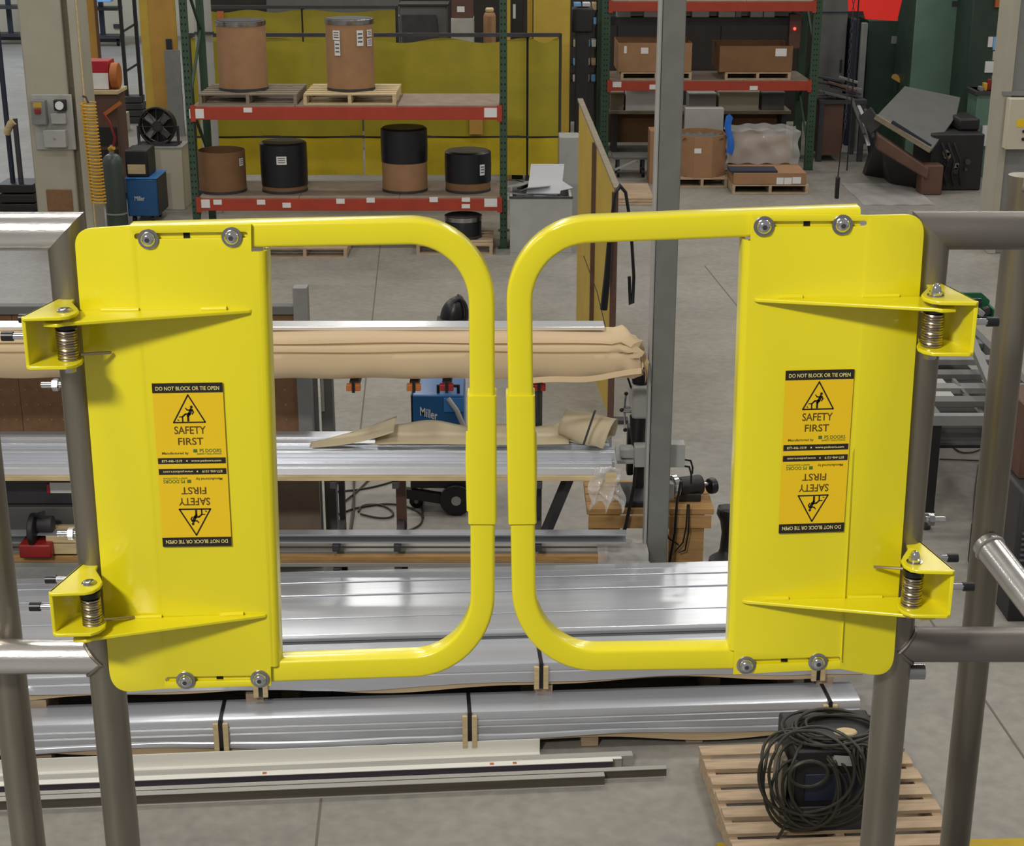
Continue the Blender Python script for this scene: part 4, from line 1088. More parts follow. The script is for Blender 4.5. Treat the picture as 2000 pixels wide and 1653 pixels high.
def beam_pair(t, x0, x1, y0, y1, ztop, h, deck=True):
    f = part('beam', MB().box(x0, x1, y0-0.055, y0-0.005, ztop-h, ztop), 'rack_red', t, bevel=0.004)
    part('beam', MB().box(x0, x1, y1+0.0, y1+0.04, ztop-h, ztop), 'rack_red', t, bevel=0.004)
    for x in (x0, x1): part('connector', MB().box(x-0.03, x+0.03, y0-0.060, y0-0.04, ztop-h-0.02, ztop+0.02), 'rack_red', t)
    if deck:
        n = 3; w = (x1-x0)/n
        for k in range(n): part('deck_board', MB().box(x0+w*k+0.003, x0+w*(k+1)-0.003, y0-0.045, y1+0.035, ztop, ztop+0.018), 'plywood', t, bevel=0.002)
    return f
def beam_tag(beam, px, py, Y, w, h, lines=2):
    q = P(px, py, Y)
    tg_ = part('tag', MB().box(q.x-w/2, q.x+w/2, Y-0.004, Y, q.z-h/2, q.z+h/2), 'paper', beam)
YK = 18.9
kx0, kx1 = P(371, 220, YK).x, P(983, 220, YK).x
t = thing('pallet_rack', 'near pallet rack with green uprights and two red beams holding drums', 'rack', ((kx0+kx1)/2, 19.4, 0))
for x in (kx0, kx1): upright_frame(t, x, YK, YK+1.0, 4.2)
zU, zLw = P(600, 208, YK).z, P(600, 387, YK).z
hU = zU - P(600, 233, YK).z; hL = zLw - P(600, 410, YK).z
bU = beam_pair(t, kx0+0.045, kx1-0.045, YK, YK+1.0, zU, hU); bL = beam_pair(t, kx0+0.045, kx1-0.045, YK, YK+1.0, zLw, hL)
YT = YK - 0.0555
for (px, py, w, h, b) in ((384, 222, 0.17, 0.11, bU), (484, 215, 0.10, 0.055, bU), (959, 220, 0.16, 0.11, bU),
    (397, 398, 0.16, 0.10, bL), (425, 395, 0.10, 0.06, bL), (510, 395, 0.10, 0.06, bL), (560, 401, 0.10, 0.06, bL), (665, 393, 0.10, 0.06, bL), (724, 391, 0.10, 0.06, bL), (847, 390, 0.10, 0.06, bL), (910, 390, 0.10, 0.05, bL), (910, 403, 0.10, 0.05, bL), (959, 396, 0.16, 0.10, bL)):
    beam_tag(b, px, py, YT, w, h)
# pallets and drums
def rack_pallet(label, px, py, Y, w, d, z, mat='wood_pale', nb=6):
    q = P(px, py, Y); return pallet(label, (q.x, Y, z), 0.0, w, d, mat, nb, 'pallets on the racks', bw=0.10, h=0.13)
zD = zU + 0.019
w1 = P(580, 205, YK).x - P(388, 205, YK).x
rack_pallet('wooden pallet under the plain brown drum, upper level of the near rack', 388, 205, YK-0.02, w1, 0.95, zD, 'wood_grey')
w2 = P(773, 205, YK).x - P(593, 205, YK).x
rack_pallet('pale wooden pallet under the label-covered brown drum, upper level of the near rack', 593, 205, YK-0.02, w2, 0.95, zD, 'wood_pale')
def drum(label, px, Y, z, r, h, mat='cardboard', rim=True, band=None, open_top=False, tags=(), lid=None, group='fibre drums'):
    x = P(px, 200, Y).x
    # px is read at the height of the drum's middle
    for _ in range(3):
        dd = Vector((x, Y, z+h/2)) - Vector((0, 0, CAMZ)); dep = dd.y*CS - dd.z*SN; x = (px-1000.0)/FPX*dep
    t = thing('fiber_drum', label, 'drum', (x, Y, z), 0, group)
    if open_top: prof = [(r, 0), (r, h), (r-0.008, h), (r-0.008, h*0.55), (0.01, h*0.55)]
    else: prof = [(r, 0), (r, h*0.97), (r*0.985, h)]
    part('body', MB().lathe(prof, (x, Y, z), 36), mat, t)
    part('bottom_ring', MB().lathe([(r+0.004, 0), (r+0.004, 0.03), (r, 0.032)], (x, Y, z), 36), 'dark_steel', t)
    if rim:
        part('rim_ring', MB().lathe([(r+0.006, h-0.05), (r+0.008, h-0.03), (r+0.008, h+0.004), (r-0.01, h+0.008)], (x, Y, z), 36), 'zinc', t)
        part('lid', MB().lathe([(r-0.012, h), (r-0.012, h+0.012), (0.01, h+0.012)], (x, Y, z), 36), 'dark_steel', t)
    if band:
        z0, z1 = band
        part('black_cover', MB().lathe([(r+0.006, z0), (r+0.010, (z0+z1)/2), (r+0.007, z1-0.02), (r-0.02, z1), (0.01, z1-0.01)], (x, Y, z), 36), 'black_wrap', t, label='black plastic cover')
    for (a0, a1, z0, z1) in tags:
        mb = MB(); mb.grid(lambda u, v: (x + (r+0.013)*sin(a0+(a1-a0)*u), Y - (r+0.013)*cos(a0+(a1-a0)*u), z + z0+(z1-z0)*v), 6, 1)
        tp2 = part('label', mb, 'paper', t, label='white paper label')
        ik = MB()
        for k in range(3):
            zz_ = z0 + (z1-z0)*(0.22+0.25*k)
            ik.grid(lambda u, v: (x + (r+0.0145)*sin(a0+(a1-a0)*(0.15+0.7*u)), Y - (r+0.0145)*cos(a0+(a1-a0)*(0.15+0.7*u)), z + zz_ + 0.012*v*(z1-z0)/0.12), 5, 1)
        part('print', ik, 'ink', tp2, kind='stuff')
    return t
zP = zD + 0.131
drum('plain brown fibre drum with shiny rim, left on the upper rack level', 473, YK+0.42, zP, 0.29, 0.80)
drum('brown fibre drum covered in white labels, right on the upper rack level', 684, YK+0.42, zP, 0.285, 0.82, tags=((-0.62, -0.30, 0.60, 0.71), (-0.55, -0.30, 0.42, 0.59), (0.38, 0.66, 0.53, 0.71), (0.85, 1.15, 0.63, 0.71), (0.85, 1.15, 0.52, 0.61)))
zL2 = zLw + 0.019
drum('open brown fibre drum, leftmost on the lower rack level', 434, YK+0.38, zL2, 0.285, 0.50, 'cardboard_dark', rim=False, open_top=True, tags=((0.95, 1.2, 0.33, 0.42),))
drum('drum sealed in black plastic with a white label, second on the lower rack level', 555, YK+0.40, zL2, 0.275, 0.58, 'cardboard_dark', rim=False, band=(0.08, 0.60), tags=((-0.17, 0.25, 0.36, 0.46),))
drum('tall brown fibre drum with black plastic top, third on the lower rack level', 790, YK+0.42, zL2, 0.275, 0.74, 'cardboard', rim=False, band=(0.36, 0.77))
drum('low drum under slack black plastic with white tag, rightmost on the lower rack level', 914, YK+0.42, zL2, 0.275, 0.46, 'cardboard_dark', rim=False, band=(0.12, 0.49), tags=((0.55, 0.80, 0.22, 0.35),))
# things on the floor under the rack
q = Z(512, 506); w3 = Z(677, 506).x - q.x
pallet('wooden pallet lying on the floor beneath the near rack, left', (q.x, q.y+0.05, 0), 0.0, w3, 0.9, 'wood_pallet', 6, 'pallets on the floor under the near rack', bw=0.10, h=0.12)
q = Z(812, 503); w4 = Z(962, 503).x - q.x
pallet('wooden pallet lying on the floor beneath the near rack, right', (q.x, q.y+0.15, 0), 0.0, w4, 0.9, 'wood_pallet', 6, 'pallets on the floor under the near rack', bw=0.10, h=0.12)
drum('dark drum standing on the right floor pallet beneath the near rack', 905, q.y+0.6, 0.121, 0.22, 0.26, 'black_wrap', rim=True)

# ---- yellow welding curtains on a frame behind the near rack
def curtain(label, px0, px1, ytop, ybot, Y, seams, rows, cols, wave, legs):
    t = thing('welding_curtain', label, 'curtain', (P((px0+px1)/2, 200, Y).x, Y, 0), 0)
    zt, zb = P(600, ytop, Y).z, P(600, ybot, Y).z
    xsm = [P(px0, 200, Y).x] + [P(s_, 200, Y).x for s_ in seams] + [P(px1, 200, Y).x]
    zr_ = [zt] + [P(600, r_, Y).z for r_ in rows] + [zb]
    part('top_rail', MB().box(xsm[0], xsm[-1], Y-0.03, Y+0.03, zt, zt+0.05), 'dark_steel', t)
    for i in range(len(zr_)-1):
        if i: part('mid_rail', MB().box(xsm[0], xsm[-1], Y+0.02, Y+0.05, zr_[i]-0.02, zr_[i]+0.02), 'dark_steel', t)
        for k in range(len(xsm)-1):
            xa, xb = xsm[k]+0.015, xsm[k+1]-0.015; ph_ = k*1.7+i
            def fcu(a, b):
                x = xa+(xb-xa)*a; top = zr_[i]-0.012; bot = zr_[i+1]+0.015
                dr = (wave*(0.5-0.5*cos(2*pi*a*max(1, round((xb-xa)/1.1)))) if i == 0 else 0)
                return (x, Y + 0.018*sin(x*5.2+ph_)*(0.4+b), (top-dr)*(1-b) + bot*b)
            part('panel', MB().grid(fcu, 30, 4), cols[i], t, sharp=60)
    for x in [xsm[0]] + ([xsm[-1]] if True else []) + [xsm[len(xsm)//2]]:
        part('post', MB().box(x-0.025, x+0.025, Y+0.055, Y+0.10, 0, zt+0.04), 'dark_steel', t)
        part('foot', MB().box(x-0.03, x+0.03, Y-0.35, Y+0.45, 0, 0.03), 'dark_steel', t)
    return t
cu1 = curtain('long dark yellow welding curtain hung on a frame directly behind the near rack', 378, 1093, 72, 344, 22.0, (708, 1030), (268,), ('curtain', 'curtain_bright'), 0.07, 3)
cu2 = curtain('shorter yellow welding curtain standing further back above the near rack drums', 394, 778, 17, 200, 26.0, (597,), (), ('curtain',), 0.05, 2)
part('amber_strip', MB().box(P(917, 250, 21.95).x, P(943, 250, 21.95).x, 21.93, 21.95, P(930, 262, 21.95).z, P(930, 205, 21.95).z), 'tan_panel', cu1, label='amber plastic strip')
part('amber_strip', MB().box(P(424, 30, 25.93).x, P(437, 30, 25.93).x, 25.92, 25.94, P(430, 43, 25.93).z, P(430, 22, 25.93).z), 'orange_paint', cu2, label='small amber tag')
# dark partition closing the workshop bays behind
tdk = thing('dark_partition', 'dark board partition closing the bays behind the far rack and the curtains', 'partition', (P(1300, 100, 29.0).x, 29.0, 0))
xa, xb = P(400, 100, 29.0).x, P(2010, 100, 29.0).x
for k in range(8): part('board', MB().box(xa+(xb-xa)*k/8+0.01, xa+(xb-xa)*(k+1)/8-0.01, 29.0, 29.04, 0.05, 4.2), 'dark_board', tdk, bevel=0.004)
for k in range(9): part('post', MB().box(xa+(xb-xa)*k/8-0.03, xa+(xb-xa)*k/8+0.03, 29.04, 29.12, 0, 4.25), 'dark_steel', tdk)
# ---- clutter between curtains, top of the frame
def cbox(name, label, cat, px0, px1, py0, py1, Y, depth, mat, group=None, ground=True, bevel=0.01):
    """box-bodied thing: front face at Y between two pixel columns; top at py0; stands on the floor when ground"""
    pm = (py0+py1)/2
    x0, x1 = P(px0, pm, Y).x, P(px1, pm, Y).x; zt = P(px0, py0, Y).z; zb = 0.0 if ground else P(px0, py1, Y).z
    t = thing(name, label, cat, ((x0+x1)/2, Y+depth/2, zb), 0, group)
    part('body', MB().box(x0, x1, Y, Y+depth, zb, zt), mat, t, bevel=bevel)
    return t, x0, x1, zb, zt
t, x0, x1, zb, zt = cbox('control_console', 'dark grey sloping machine console behind the curtains, above the rack centre', 'machine', 782, 872, 12, 62, 24.5, 0.6, 'grey_mid')
part('sloped_panel', MB().prism([(x0+0.05, 24.49, zb+1.2), (x1-0.05, 24.49, zb+1.2), (x1-0.15, 24.44, zt-0.12), (x0+0.02, 24.44, zt-0.12)], (0, -0.03, 0)), 'dark_steel', t)
part('lid', MB().box(x0-0.03, x1+0.03, 24.46, 25.12, zt, zt+0.03), 'black_iron', t)
t, x0, x1, zb, zt = cbox('white_cabinet', 'white-fronted cabinet with a maroon top behind the curtains', 'cabinet', 881, 925, 36, 66, 24.0, 0.5, 'grey_light')
part('top_unit', MB().box(x0+0.01, x1-0.01, 24.03, 24.45, zt, zt+0.30), 'brown_steel', t)
part('notice', MB().box(x0+0.09, x0+0.20, 24.024, 24.03, zt+0.09, zt+0.17), 'paper', t)
t, x0, x1, zb, zt = cbox('dark_shelving', 'dark shelving unit with clutter behind the curtains at the very top', 'shelving', 520, 780, -10, 14, 28.2, 0.6, 'grey_mid')
part('edge_strip', MB().box(x0+0.9, x1, 28.18, 28.2, zt-0.36, zt-0.33), 'grey_light', t)
t, x0, x1, zb, zt = cbox('copper_tank', 'copper-coloured cylinder-like tank beside the right upright of the near rack', 'tank', 944, 968, 25, 62, 24.6, 0.3, 'cardboard', bevel=0.06)
part('cap', MB().box(x0+0.03, x1-0.03, 24.65, 24.85, zt, zt+0.06), 'wood_pale', t, bevel=0.02)
t, x0, x1, zb, zt = cbox('dark_frame_post', 'black hoist post between the two yellow panels above the curtain', 'post', 999, 1022, -20, 66, 23.5, 0.15, 'black_iron')
part('lamp_strip', MB().box(x0+0.02, x0+0.06, 23.49, 23.5, zt-0.40, zt-0.20), 'paper', t)
t, x0, x1, zb, zt = cbox('yellow_post', 'thin yellow post above the curtain, left of the black hoist post', 'post', 988, 997, -20, 66, 23.4, 0.08, 'yellow_panel')
t, x0, x1, zb, zt = cbox('yellow_post', 'thin pale yellow post above the curtain, right of the black hoist post', 'post', 1030, 1040, -20, 66, 23.4, 0.08, 'yellow_panel')
t, x0, x1, zb, zt = cbox('tall_partition', 'tall mustard board panel rising behind the right end of the yellow curtain', 'panel', 1042, 1114, -60, 160, 23.0, 0.06, 'yellow_panel', bevel=0.004)
part('edge_strip', MB().box(x1, x1+0.02, 22.99, 23.08, 0, zt), 'black_iron', t)
t, x0, x1, zb, zt = cbox('black_column', 'black steel hoist column between the tall mustard panel and the far rack', 'column', 1124, 1150, 15, 205, 23.6, 0.2, 'black_iron')
part('head', MB().box(x0-0.06, x1+0.06, 23.55, 23.85, zt-0.35, zt), 'black_iron', t, bevel=0.03)
part('foot', MB().box(x0-0.1, x1+0.1, 23.5, 23.9, 0, 0.05), 'black_iron', t)
t = thing('parts_shelf', 'shelf of small pale blue-white boxes seen left of the far rack', 'shelving', (P(1135, 100, 26.0).x, 26.2, 0))
xa, xb = P(1112, 100, 26).x, P(1166, 100, 26).x
for k, py in enumerate((20, 48, 92, 128, 160)):
    z_ = P(1130, py, 26).z; part('shelf', MB().box(xa, xb, 26.0, 26.4, z_-0.03, z_), 'dark_steel', t)
    for j in range(3):
        x_ = xa + 0.06 + j*0.15; part('bin', MB().box(x_, x_+0.12, 26.02, 26.3, z_, z_+0.11), ('blue_glow', 'paper', 'wood_pale')[(j+k) % 3], t, bevel=0.006)
for x in (xa, xb): part('post', MB().box(x-0.02, x+0.02, 26.0, 26.4, 0, P(1130, -10, 26).z), 'black_iron', t)

# ---- far rack on the right
YF = 24.3
fx0, fx1 = P(1181, 200, YF).x, P(1586, 200, YF).x
t = thing('pallet_rack', 'far pallet rack right of the centre column, with big cardboard boxes', 'rack', ((fx0+fx1)/2, YF+0.5, 0))
for x in (fx0, fx1): upright_frame(t, x, YF, YF+1.1, 5.0, w=0.13)
zf1, zf2 = P(1400, 158, YF).z, P(1400, 3, YF).z
b1 = beam_pair(t, fx0+0.06, fx1-0.06, YF, YF+1.1, zf1, 0.14); b2 = beam_pair(t, fx0+0.06, fx1-0.06, YF, YF+1.1, zf2, 0.14)
beam_tag(b1, 1205, 165, YF-0.056, 0.13, 0.08); beam_tag(b1, 1275, 170, YF-0.056, 0.10, 0.07); beam_tag(b1, 1472, 172, YF-0.056, 0.12, 0.06)
def carton(label, px0, px1, pyt, pyb, Y, d, z, mat='cardboard', tags=(), openbox=True, name='cardboard_box', group='cardboard boxes on the far rack'):
    x0, x1 = P(px0, pyb, Y).x, P(px1, pyb, Y).x; zt = P(px0, pyt, Y).z
    t = thing(name, label, 'box', ((x0+x1)/2, Y+d/2, z), 0, group)
    th = 0.012
    if openbox:
        for (nm, b) in (('front_wall', (x0, x1, Y, Y+th)), ('back_wall', (x0, x1, Y+d-th, Y+d)), ('side_wall', (x0, x0+th, Y+th, Y+d-th)), ('side_wall', (x1-th, x1, Y+th, Y+d-th))):
            part(nm, MB().box(*b, z, zt), mat, t, bevel=0.004)
        part('bottom', MB().box(x0+th, x1-th, Y+th, Y+d-th, z, z+0.02), mat, t)
        part('contents', MB().grid(lambda a, b: (x0+th+(x1-x0-2*th)*a, Y+th+(d-2*th)*b, zt-0.10+0.03*sin(a*17)*sin(b*13)), 12, 10), 'cardboard_dark', t)
    else: part('body', MB().box(x0, x1, Y, Y+d, z, zt), mat, t, bevel=0.006)
    for (a, b, c, e) in tags:
        q0, q1 = P(a, b, Y-0.002), P(c, e, Y-0.002)
        part('label', MB().box(q0.x, q1.x, Y-0.003, Y, q1.z, q0.z), 'paper', t)
    return t, x0, x1, zt
zfp = zf1 + 0.019
for (label, a, b) in (('wooden pallet under the left big box on the far rack', 1212, 1350), ('wooden pallet under the right big box on the far rack', 1415, 1543)):
    q = P(a, 158, YF); pallet(label, (q.x, YF-0.03, zfp), 0, P(b, 158, YF).x - q.x, 1.0, 'wood_pallet', 6, 'pallets on the racks', bw=0.1, h=0.11)
zfb = zfp + 0.112
carton('big open cardboard box with two small white labels, left on the far rack', 1206, 1350, 84, 148, YF+0.0, 0.95, zfb, 'cardboard', ((1219, 90, 1224, 104), (1252, 93, 1266, 105)))
carton('big open cardboard box with one white label at its corner, right on the far rack', 1404, 1546, 90, 150, YF+0.0, 0.95, zfb, 'cardboard_dark', ((1515, 95, 1536, 110),))
# pale trays hanging just under the top beam
t = thing('dark_shelf', 'dark shelf with a row of pale boxes under the top beam of the far rack', 'shelving', ((fx0+fx1)/2, YF+0.8, P(1400, 34, YF+0.6).z))
zs_ = P(1400, 34, YF+0.6).z
part('shelf', MB().box(fx0+0.1, fx1-0.1, YF+0.6, YF+1.05, zs_-0.12, zs_), 'dark_steel', t)
for (a, b) in ((1205, 1232), (1258, 1284), (1352, 1385), (1404, 1436), (1437, 1448), (1466, 1490), (1492, 1513)):
    part('box', MB().box(P(a, 28, YF+0.6).x, P(b, 28, YF+0.6).x, YF+0.61, YF+0.9, zs_, zs_+0.12), 'grey_light' if a % 2 else 'paper', t, bevel=0.005)
part('hanger', MB().box(fx0+0.2, fx0+0.24, YF+0.8, YF+0.84, zs_-0.1, zf2-0.14), 'dark_steel', t); part('hanger', MB().box(fx1-0.24, fx1-0.2, YF+0.8, YF+0.84, zs_-0.1, zf2-0.14), 'dark_steel', t)
rl_ = P(1552, 56, YF+0.3)
tl_ = thing('signal_box', 'dark box with a small glowing red lamp on the right of the far rack', 'lamp', (rl_.x, YF+0.4, rl_.z-0.3))
part('housing', MB().box(rl_.x-0.08, rl_.x+0.10, YF+0.3, YF+0.45, rl_.z-0.30, rl_.z+0.22), 'brown_steel', tl_, bevel=0.01)
part('lamp', MB().sphere((rl_.x, YF+0.295, rl_.z), 0.022, 10), 'red_lamp', tl_)
# shelf row behind the lower bay
t = thing('low_bench', 'long dark bench behind the lower bay of the far rack', 'bench', (P(1400, 225, 25.8).x, 26, 0))
xb0, xb1 = P(1190, 225, 25.8).x, P(1545, 225, 25.8).x; zbn = P(1400, 217, 25.8).z
part('top', MB().box(xb0, xb1, 25.8, 26.5, zbn-0.05, zbn), 'wood_grey', t)
for k in range(4):
    x = xb0 + 0.1 + (xb1-xb0-0.2)*k/3; part('leg', MB().box(x-0.04, x+0.04, 25.85, 26.45, 0, zbn-0.05), 'dark_steel', t)
part('back_panel', MB().box(xb0, xb1, 26.3, 26.33, 0.1, zbn-0.05), 'cardboard_dark', t)
for (lab, a, b, tp, m) in (('white box left on the bench behind the far rack', 1222, 1290, 172, 'paper'), ('plain grey-white box on the bench, in the middle behind the far rack', 1345, 1398, 182, 'grey_light'), ('large cream box on the bench under the red beam, right', 1404, 1482, 178, 'wall_cream'), ('dark small cabinet at the right end of the bench behind the far rack', 1488, 1532, 180, 'grey_mid'), ('small tan box at the left end of the bench behind the far rack', 1192, 1218, 180, 'wood_grey')):
    x0, x1 = P(a, 200, 25.85).x, P(b, 200, 25.85).x; zt = P(a, tp, 25.85).z
    t = thing('storage_box', lab, 'box', ((x0+x1)/2, 26.0, zbn), 0, 'boxes on the far bench')
    part('body', MB().box(x0, x1, 25.85, 26.25, zbn, zt-0.03), m, t, bevel=0.006); part('lid', MB().box(x0-0.008, x1+0.008, 25.842, 26.258, zt-0.03, zt), m, t, bevel=0.005)
# goods on the floor in front of the far rack
def floor_pallet(label, px0, px1, py, d, mat='wood_pallet', seed=0):
    q, e = Z(px0, py), Z(px1, py)
    return pallet(label, (q.x, q.y, 0), 0, e.x-q.x, d, mat, 6, 'pallets on the floor by the far rack', bw=0.1, h=0.13), q.y, q.x, e.x
tpl, yq, xq0, xq1 = floor_pallet('wooden pallet under the large octagonal cardboard bin', 1322, 1420, 366, 0.9)
def oct_bin(label, x0, x1, y, d, z, zt):
    t = thing('cardboard_bin', label, 'box', ((x0+x1)/2, y+d/2, z))
    c = 0.22; cx0, cx1, cy0, cy1 = x0, x1, y, y+d
    ring = [(cx0+c, cy0), (cx1-c, cy0), (cx1, cy0+c), (cx1, cy1-c), (cx1-c, cy1), (cx0+c, cy1), (cx0, cy1-c), (cx0, cy0+c)]
    for k in range(8):
        a, b = ring[k], ring[(k+1) % 8]; m = Vector(((a[0]+b[0])/2-(cx0+cx1)/2, (a[1]+b[1])/2-(cy0+cy1)/2, 0)).normalized()*0.012
        part('wall', MB().prism([(a[0], a[1], z), (b[0], b[1], z), (b[0], b[1], zt), (a[0], a[1], zt)], -m), 'cardboard', t)
    part('contents', MB().grid(lambda a, b: (cx0+0.05+(cx1-cx0-0.1)*a, cy0+0.1+(d-0.2)*b, zt-0.06+0.03*sin(a*21)*cos(b*17)), 16, 14), 'grey_mid', t)
    q = P(1363, 295, y-0.003); part('label', MB().box(q.x-0.05, q.x+0.05, y-0.004, y, q.z-0.035, q.z+0.035), 'paper', t)
    return t
oct_bin('large octagonal cardboard bin of scrap just right of the centre column', xq0+0.02, xq1-0.01, yq+0.03, 0.85, 0.132, P(1370, 268, yq).z)
solo('upright_carton', MB().box(P(1269, 300, yq+0.3).x, P(1300, 300, yq+0.3).x, yq+0.3, yq+0.7, 0.0, P(1285, 256, yq+0.3).z), 'cardboard', 'upright orange-brown cardboard carton just left of the centre column', 'box', bevel=0.006)
solo('white_board_carton', MB().box(P(1338, 240, yq+1.0).x, P(1413, 240, yq+1.0).x, yq+1.0, yq+1.2, 0.0, P(1370, 212, yq+1.0).z), 'grey_light', 'grey-white upright carton behind the octagonal cardboard bin', 'box', bevel=0.006)
tpl, yq, xq0, xq1 = floor_pallet('wooden pallet under the film-wrapped load in front of the far rack', 1430, 1578, 379, 1.3)
t, x0, x1, zt = carton('low cardboard carton with a row of white labels in front of the far rack', 1432, 1574, 338, 366, yq+0.02, 0.7, 0.132, 'cardboard', ((1517, 347, 1530, 360), (1532, 347, 1546, 360), (1548, 346, 1564, 359)), openbox=False)
solo('dark_sheet', MB().box(P(1428, 325, yq).x, P(1520, 325, yq).x, yq+0.03, yq+0.40, zt+0.002, zt+0.03), 'navy', 'dark blue sheet with a white edge lying on the low carton', 'sheet')
t = thing('wrapped_load', 'brown load wrapped in clear film on the pallet in front of the far rack', 'load', ((x0+x1)/2, yq+1.0, 0.132))
xw0, xw1 = P(1418, 300, yq+0.75).x, P(1560, 300, yq+0.75).x; zw = P(1480, 256, yq+0.75).z
part('load', MB().box(xw0+0.10, xw1-0.10, yq+0.84, yq+1.28, 0.132, zw-0.12), 'cardboard_dark', t, bevel=0.05)
fw = MB()
def ffw(a, b):
    an = pi*a; x = xw0 + (xw1-xw0)*a; bul = 0.03*sin(a*19+b*9) + 0.02*sin(b*15-a*8)
    zz_ = 0.30 + (zw-0.30)*min(1, b*1.6)**0.8; y = yq+0.76 - bul*0.6 + max(0, b-0.62)*1.3
    return (x + 0.02*sin(b*14), y, zz_ + 0.05*sin(3.1*a)*max(0, b-0.3) + 0.012*sin(a*25))
fw.grid(ffw, 26, 18)
part('clear_film', fw, 'clear_film', t)
part('blue_film', MB().grid(lambda a, b: (xw0-0.02+0.10*a+0.03*sin(b*6), yq+0.68-0.02*sin(a*5), 0.45+0.55*b+0.03*sin(a*4)), 4, 10), 'plastic_blue', t)
t = thing('wheeled_cart', 'low grey wheeled cart frame under the left lower bay of the far rack', 'cart', (P(1240, 320, 23.8).x, 24.0, 0))
x0, x1 = P(1198, 308, 23.6).x, P(1268, 308, 23.6).x; zc = P(1230, 308, 23.6).z
part('deck', MB().box(x0, x1, 23.6, 24.1, zc-0.03, zc), 'grey_mid', t)
part('brace', MB().bar((x0+0.03, 23.62, 0.12), (x0+0.35, 23.62, zc-0.03), 0.03, 0.03), 'grey_light', t)
for x in (x0+0.08, x1-0.08):
    part('fork', MB().box(x-0.02, x+0.02, 23.66, 23.70, 0.08, zc-0.03), 'dark_steel', t); part('wheel', MB().cyl((x-0.02, 23.68, 0.07), (x+0.02, 23.68, 0.07), 0.07, n=16), 'black_rubber', t)
    part('wheel', MB().cyl((x-0.02, 24.02, 0.07), (x+0.02, 24.02, 0.07), 0.07, n=16), 'black_rubber', t)
    part('fork', MB().box(x-0.02, x+0.02, 24.0, 24.04, 0.08, zc-0.03), 'dark_steel', t)
q = Z(1200, 402)
t = thing('board_stack', 'flat stack of pinkish boards on the floor behind the near end of the yellow screen', 'boards', (q.x, q.y, 0))
for k in range(3): part('board', MB().box(q.x+0.02*k, q.x+0.55, q.y+0.05*k, q.y+1.2, 0.001+0.03*k, 0.028+0.03*k), 'wood_pallet', t, bevel=0.003)

# ================================================================== LEFT SIDE
YCL = 19.0
c0x, c1x = P(52, 200, YCL).x, P(148, 200, YCL).x
tcc = thing('building_column', 'broad pale painted column at the left with electrical boxes on it', 'column', ((c0x+c1x)/2, 19.3, 0))
part('shaft', MB().box(c0x, c1x-0.08, YCL, YCL+0.5, 0, 7.5), 'concrete_paint', tcc, bevel=0.02)
part('recess', MB().box(c1x-0.08, c1x-0.0, YCL+0.10, YCL+0.5, 0, 7.5), 'wood_grey', tcc)
part('flange', MB().box(c1x, c1x+0.10, YCL-0.02, YCL+0.5, 0, 7.5), 'concrete_paint', tcc, bevel=0.01)
part('corner_strip', MB().box(c1x+0.10, c1x+0.115, YCL-0.02, YCL+0.02, 0, 7.5), 'wood_pale', tcc)
def onbox(name, label, px0, py0, px1, py1, d, mat, cat='electrical box', Yb=YCL):
    a, b = P(px0, py0, Yb), P(px1, py1, Yb)
    t = thing(name, label, cat, ((a.x+b.x)/2, Yb-d/2-0.001, b.z))
    part('case', MB().box(a.x, b.x, Yb-d-0.001, Yb-0.001, b.z, a.z), mat, t, bevel=0.008)
    return t, a, b
t, a, b = onbox('electrical_panel', 'grey backing panel of the electrical boxes on the left column', 62, 184, 150, 292, 0.03, 'grey_light')
YB_ = YCL - 0.032
t, a, b = onbox('disconnect_switch', 'grey disconnect switch box with a yellow plate and red handle on the left column', 64, 194, 96, 241, 0.12, 'grey_paint', Yb=YB_)
cx = (a.x+b.x)/2; part('plate', MB().box(cx-0.05, cx+0.05, YB_-0.125, YB_-0.121, a.z-0.08, a.z-0.02), 'yellow_panel', t); part('handle', MB().box(cx-0.035, cx+0.035, YB_-0.15, YB_-0.121, a.z-0.15, a.z-0.09), 'machine_red', t, bevel=0.006)
t, a, b = onbox('gauge_box', 'small black box with a round pale dial at upper right of the column boxes', 107, 194, 132, 215, 0.08, 'black_iron', Yb=YB_)
cx = (a.x+b.x)/2; cz = (a.z+b.z)/2; part('dial', MB().cyl((cx, YB_-0.081, cz), (cx, YB_-0.09, cz), 0.05, n=18), 'paper', t)
t, a, b = onbox('junction_box', 'grey round-fronted junction box below the dial on the left column', 101, 220, 132, 241, 0.07, 'grey_light', Yb=YB_)
t, a, b = onbox('junction_box', 'wide pale junction box lowest among the column boxes at left', 88, 252, 134, 286, 0.10, 'grey_light', Yb=YB_)
part('cover_screw', MB().cyl(((a.x+b.x)/2, YB_-0.10, (a.z+b.z)/2), ((a.x+b.x)/2, YB_-0.106, (a.z+b.z)/2), 0.012, n=10), 'zinc', t)
t, a, b = onbox('kick_panel', 'brown panel near the foot of the left column', 90, 370, 144, 412, 0.02, 'brown_board', cat='panel')
